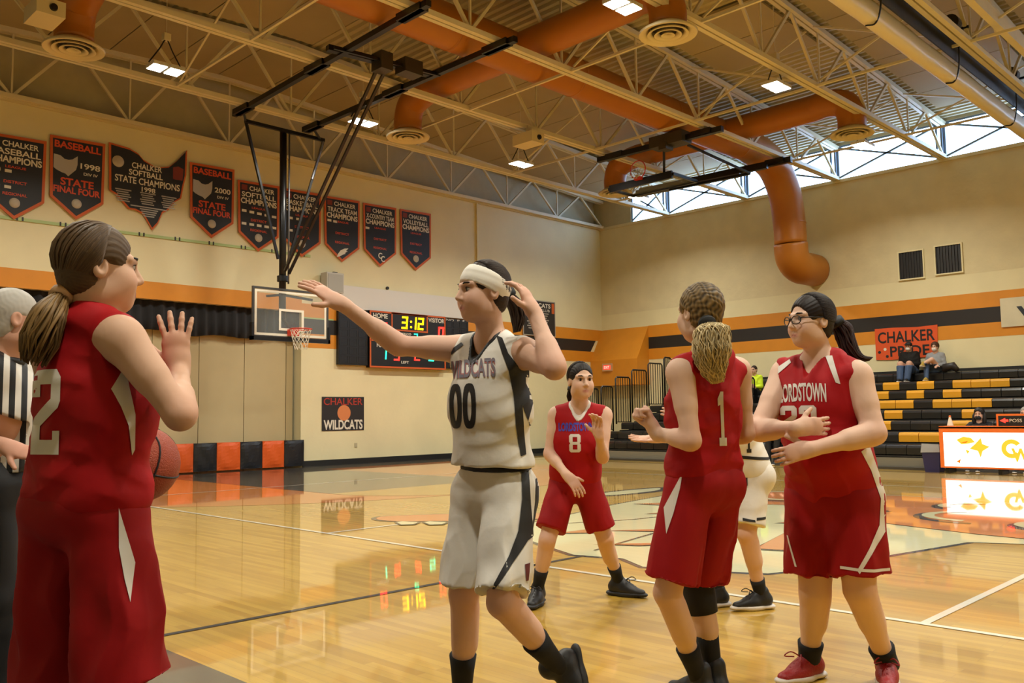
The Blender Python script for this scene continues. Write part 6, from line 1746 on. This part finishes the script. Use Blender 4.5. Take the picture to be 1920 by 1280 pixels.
def headband(c, m):
    P = c['P']; R = frame(P['face'], (0,0,1)); hc = A_(P['J']['head']); hs = P['hs']; T = lambda x, y, z: hc+hs*(x*R[0]+y*R[1]+z*R[2])
    S = SDF(); S.ell(T(0,-.014,.032), R, (.0885*hs,.1075*hs,.1025*hs), .01); n_ = nrm(R[2]*.95-R[1]*.42)
    S.half(T(0,.05,.110), R[2]*.86-R[1]*.50); S.half(T(0,.09,.046), -(R[2]*.89-R[1]*.45)); V, F = S.mesh(.004)
    V = folds(V, F, .0008, [(n_, .03, 1)], 3); mk('headband', V, F, m, c['body'])
headband(c, mat('headband_white', '#ece8df', .7))
# --- 2
c = build_person(PEOPLE['p2']); jersey(c, M_RED, hem=-.02, loose=.034, foldamp=.010, seed=4, vdepth=.07); shorts(c, M_REDS, hem=.92, r0=.098, r1=.128, top=.1, foldamp=.015, seed=9)
tj, ts = bvh(c['jmesh']), bvh(c['smesh'])
decnum(c, 'n2', '2', M_PWHT, tj); dec(c, 'side', 'side_panel', M_PWHT, tj); dec(c, 'sside', 'side_panel', M_PWHT, ts, parent='shorts')
for s in 'LR': sock(c, s, M_SOCKB, .15); shoe(c, s, M_SHB, M_SOLEW)
# --- 1
c = build_person(PEOPLE['p1']); jersey(c, M_RED, hem=.0, loose=.02, foldamp=.009, seed=6, vdepth=.07); shorts(c, M_REDS, hem=.875, r0=.092, r1=.118, top=.1, foldamp=.014, seed=3)
tj, ts = bvh(c['jmesh']), bvh(c['smesh'])
decnum(c, 'n1', '1', M_PWHT, tj); dec(c, 'sside', 'side_panel', M_PWHT, ts, parent='shorts')
J = c['J']; t_ = nrm(J['anR']-J['knR']); MB().tube([J['knR']-t_*.10, J['knR']-t_*.03, J['knR']+t_*.03, J['knR']+t_*.09], [.072,.070,.068,.064], 20).build('knee_sleeve', M_SOCKB, c['body'], smooth=True)
for s in 'LR': sock(c, s, M_SOCKB, .17); shoe(c, s, M_SHB, M_SOLEB, hi=.03)
# --- 23
c = build_person(PEOPLE['p23']); jersey(c, M_RED, hem=-.06, loose=.018, foldamp=.008, seed=8, vdepth=.07); shorts(c, M_REDS, hem=.82, r0=.102, r1=.115, top=.06, foldamp=.011, seed=12)
tj, ts = bvh(c['jmesh']), bvh(c['smesh'])
decnum(c, 'n23', '23', M_PWHT, tj); decword(c, 'word', 'LORDSTOWN', M_PWHT, tj, .03, arch=.006)
dec(c, 'strapR', 'shoulder_stripe', M_PWHT, tj); dec(c, 'strapL', 'shoulder_stripe', M_PWHT, tj)
tb2 = bvh(c['jmesh'], c['smesh']); dec(c, 'side', 'side_panel', M_PWHT, tb2, parent='shorts'); dec(c, 'side2', 'side_stripe', M_PWHT, ts, parent='shorts'); dec(c, 'hemw', 'hem_trim', M_PWHT, ts, parent='shorts')
for s in 'LR': sock(c, s, M_SOCKB, .075, .046); shoe(c, s, M_SHR, M_SOLEW, M_SHR, hi=.012)
def glasses(c, m):
    P = c['P']; R = frame(P['face'], (0,0,1)); hc = A_(P['J']['head']); hs = P['hs']; T = lambda x, y, z: hc+hs*(x*R[0]+y*R[1]+z*R[2]); mb = MB()
    g_ = empty('glasses', tuple(hc)); setpar(g_, c['body'])
    for s in (-1, 1):
        mb = MB(); pts = [T(s*.033+.026*math.cos(t)*(1 if abs(math.cos(t)) < .8 else .95), .104-.35*(.026*math.cos(t)*s)**1*.6, .003+.019*math.sin(t)) for t in [2*math.pi*i/20 for i in range(20)]]; mb.tube(pts, .0022*hs, 6, closed=True).build('rim', m, g_, smooth=True)
        MB().tube([T(s*.058,.097,.012), T(s*.072,.07,.012), T(s*.082,-.005,.012)], .0025*hs, 6).build('temple', m, g_, smooth=True)
        lm = MB(); lm.add([T(s*.033,.1035,.003)]+pts, [(0, 1+i, 1+(i+1) % 20) for i in range(20)]); lm.build('lens', mat('lens_clear', '#dfe6ea', .05, alpha=.12), g_)
    MB().tube([T(-.009,.108,.008), T(0,.111,.01), T(.009,.108,.008)], .0022*hs, 6).build('bridge', m, g_)
glasses(c, mat('glasses_black', '#0e0d10', .3))
# --- 8
c = build_person(PEOPLE['p8']); jersey(c, M_RED, hem=-.02, loose=.022, foldamp=.004, seed=5, vdepth=.065, trim=M_PWHT, trimw=.018); shorts(c, M_REDS, hem=.83, r0=.09, r1=.11, top=.1, foldamp=.010, seed=2)
tj = bvh(c['jmesh']); decnum(c, 'n8', '8', M_PWHT, tj); decword(c, 'word', 'LORDSTOWN', M_BLUEP, tj, .04); dec(c, 'sideR', 'side_panel', M_PWHT, bvh(c['jmesh'], c['smesh']))
for s in 'LR': sock(c, s, M_SOCKB, .13); shoe(c, s, M_SHB, M_SOLEB, M_SHB)
# --- white player behind
c = build_person(PEOPLE['pw']); jersey(c, M_WJ, hem=.0, loose=.02, foldamp=.004, seed=5); shorts(c, M_WS, hem=.85, r0=.09, r1=.11, top=.1, foldamp=.010, seed=2)
tj, ts = bvh(c['jmesh']), bvh(c['smesh']); decnum(c, 'n1', '1', M_PBLK, tj); dec(c, 'side', 'side_stripe', M_PBLK, ts, parent='shorts'); dec(c, 'hem', 'hem_trim', M_PBLK, ts, parent='shorts'); dec(c, 'band', 'waistband', M_PBLK, bvh(c['jmesh'], c['smesh']), parent='shorts')
for s in 'LR': sock(c, s, M_SOCKB, .1); shoe(c, s, M_SHB, M_SOLEW, M_SHB)
# --- referee
def stripe_mat(axis, period):
    m = bpy.data.materials.new('referee_stripes'); m.use_nodes = True; nt = m.node_tree; b = nt.nodes['Principled BSDF']; b.inputs['Roughness'].default_value = .65
    tc = nt.nodes.new('ShaderNodeTexCoord'); dt = nt.nodes.new('ShaderNodeVectorMath'); dt.operation = 'DOT_PRODUCT'; dt.inputs[1].default_value = tuple(axis)
    nt.links.new(tc.outputs['Object'], dt.inputs[0]); fr = nt.nodes.new('ShaderNodeMath'); fr.operation = 'MULTIPLY'; fr.inputs[1].default_value = 1/period; nt.links.new(dt.outputs['Value'], fr.inputs[0])
    f2 = nt.nodes.new('ShaderNodeMath'); f2.operation = 'FRACT'; nt.links.new(fr.outputs[0], f2.inputs[0]); gt = nt.nodes.new('ShaderNodeMath'); gt.operation = 'GREATER_THAN'; gt.inputs[1].default_value = .5; nt.links.new(f2.outputs[0], gt.inputs[0])
    mx = nt.nodes.new('ShaderNodeMix'); mx.data_type = 'RGBA'; mx.inputs['A'].default_value = (*lin('#d8d4cc'), 1); mx.inputs['B'].default_value = (*lin('#0d0d10'), 1); nt.links.new(gt.outputs[0], mx.inputs['Factor']); nt.links.new(mx.outputs['Result'], b.inputs['Base Color']); return m
c = build_person(PEOPLE['ref']); jersey(c, stripe_mat(A_(c['P']['vU']), .042), hem=.04, loose=.02, sleeves=.55, vneck=False, name='shirt', foldamp=.005)
def trousers(c, m, r0=.1, r1=.065, top=.09, name='trousers'):
    J = c['J']; S = SDF(); g = c['g']; S.cap(J['hipL'], J['hipR'], .115*g, k=.05); S.cap(J['pelvis']+c['up']*top, J['pelvis'], .13*g, .14*g, .05, c['hf'], .82)
    for s in 'LR': S.cap(J['hip'+s], J['kn'+s], r0*g, (r1+.012)*g, .02); S.cap(J['kn'+s], J['an'+s], (r1+.012)*g, r1*g, .02)
    S.half(J['pelvis']+c['up']*top, c['up']); V, F = S.mesh(c['P'].get('hc', .0065)*1.3); mk(name, folds(V, F, .004, [((1,0,0), .1, 1), ((0,1,0), .1, 1), ((0,.5,1), .12, .6)], 4), F, m, c['body'])
trousers(c, mat('black_slacks', '#0e0e12', .7))
for s in 'LR': shoe(c, s, M_SHB, M_SOLEB)
J = c['J']; MB().tube([tuple(v) for v in catmull([Vector(J['neck']-c['up']*.01+(c['lat']*math.cos(t)+c['fwd']*math.sin(t))*.075+c['up']*(.01-.02*math.sin(t))) for t in [2*math.pi*i/10 for i in range(10)]], 3, True)], .014, 8, closed=True).build('collar', M_PBLK, c['body'], smooth=True)

# --- the basketball beside player 2
def ball(cn, r):
    b = empty('basketball', tuple(cn)); tag(b, 'orange-brown basketball with black seams held beside red jersey 2', 'basketball')
    V = []; F = []; n, k = 32, 20
    for i in range(k+1):
        th = math.pi*i/k
        for j in range(n): a_ = 2*math.pi*j/n; V.append((cn[0]+r*math.sin(th)*math.cos(a_), cn[1]+r*math.sin(th)*math.sin(a_), cn[2]+r*math.cos(th)))
    for i in range(k):
        for j in range(n): F.append((i*n+j, i*n+(j+1) % n, (i+1)*n+(j+1) % n, (i+1)*n+j))
    MB().add(V, F).build('leather', mat('ball_leather', '#9c3f22', .55, var=.08, bump=.5, bscale=260), b, smooth=True)
    R = Matrix.Rotation(.5, 3, 'X') @ Matrix.Rotation(.7, 3, 'Z') @ Matrix.Rotation(.35, 3, 'Y'); M_SEAM = mat('ball_seam', '#15100e', .6)
    def seam(f):
        MB().tube([Vector(cn)+R @ Vector(f(2*math.pi*i/40))*(r*1.001) for i in range(40)], .0032, 6, closed=True).build('seam', M_SEAM, b)
    seam(lambda t: (math.cos(t), math.sin(t), 0)); seam(lambda t: (math.cos(t), 0, math.sin(t)))
    for s in (-1, 1): seam(lambda t: tuple(Vector((s*(.55+.22*math.cos(2*t)), .8*math.cos(t), .8*math.sin(t))).normalized()))
ball((1.141, 2.795, 1.053), .119)

# ================================================================ SPECTATORS AND TABLE CREW
def dress(key, top, bottom, shoes=M_SHB):
    c = build_person(PEOPLE[key]); jersey(c, top, sleeves=2, vneck=False, loose=.03, hem=-.03, name='jacket', foldamp=.006); trousers(c, bottom, .102, .058)
    for s in 'LR': shoe(c, s, shoes, M_SOLEW)
    return c
M_JEAN = mat('blue_jeans', '#3c5072', .8, var=.15, vscale=14); M_DK = mat('dark_trousers', '#15161b', .75)
c = dress('man', fabric('black_jacket', '#14110f', .7), M_JEAN)
R = frame(c['P']['face'], (0,0,1)); hc = c['J']['head']; S = SDF(); S.ell(hc+R[2]*.045-R[1]*.012, R, (.088,.106,.085), .01); S.half(hc+R[2]*.05, -R[2]); S.cap(hc+R[2]*.055+R[1]*.09-R[0]*.03, hc+R[2]*.055+R[1]*.09+R[0]*.03, .06, k=.01, w=R[2], fl=.15); mk('cap', *S.mesh(.01), mat('black_cap', '#101012', .7), c['body'])
c = dress('woman', fabric('grey_sweater', '#8a8c8f', .8), M_JEAN, mat('tan_boot', '#a58a3a', .6))
c = dress('neon', fabric('neon_jacket', '#c6e02a', .6), M_DK)
c = dress('scorer', fabric('dark_top', '#191a1f', .7), M_DK)
hc = c['J']['head']; mb = MB()
for sg in (-1, 1): mb.tube([hc+A_((.03, sg*.06, .05)), hc+A_((.0, sg*.088, -.02)), hc+A_((-.01, sg*.095, -.12)), hc+A_((-.02, sg*.09, -.22))], [.03,.035,.04,.02], 8)
o = mb.build('long_hair', hairmat('#181210'), c['body'], smooth=True); tint(o, 1, random.Random(1), .1)
c = dress('scorer2', fabric('grey_shirt', '#4a4d52', .7), M_DK)
c = dress('bench', fabric('dark_jacket', '#1a1b20', .7), M_DK)
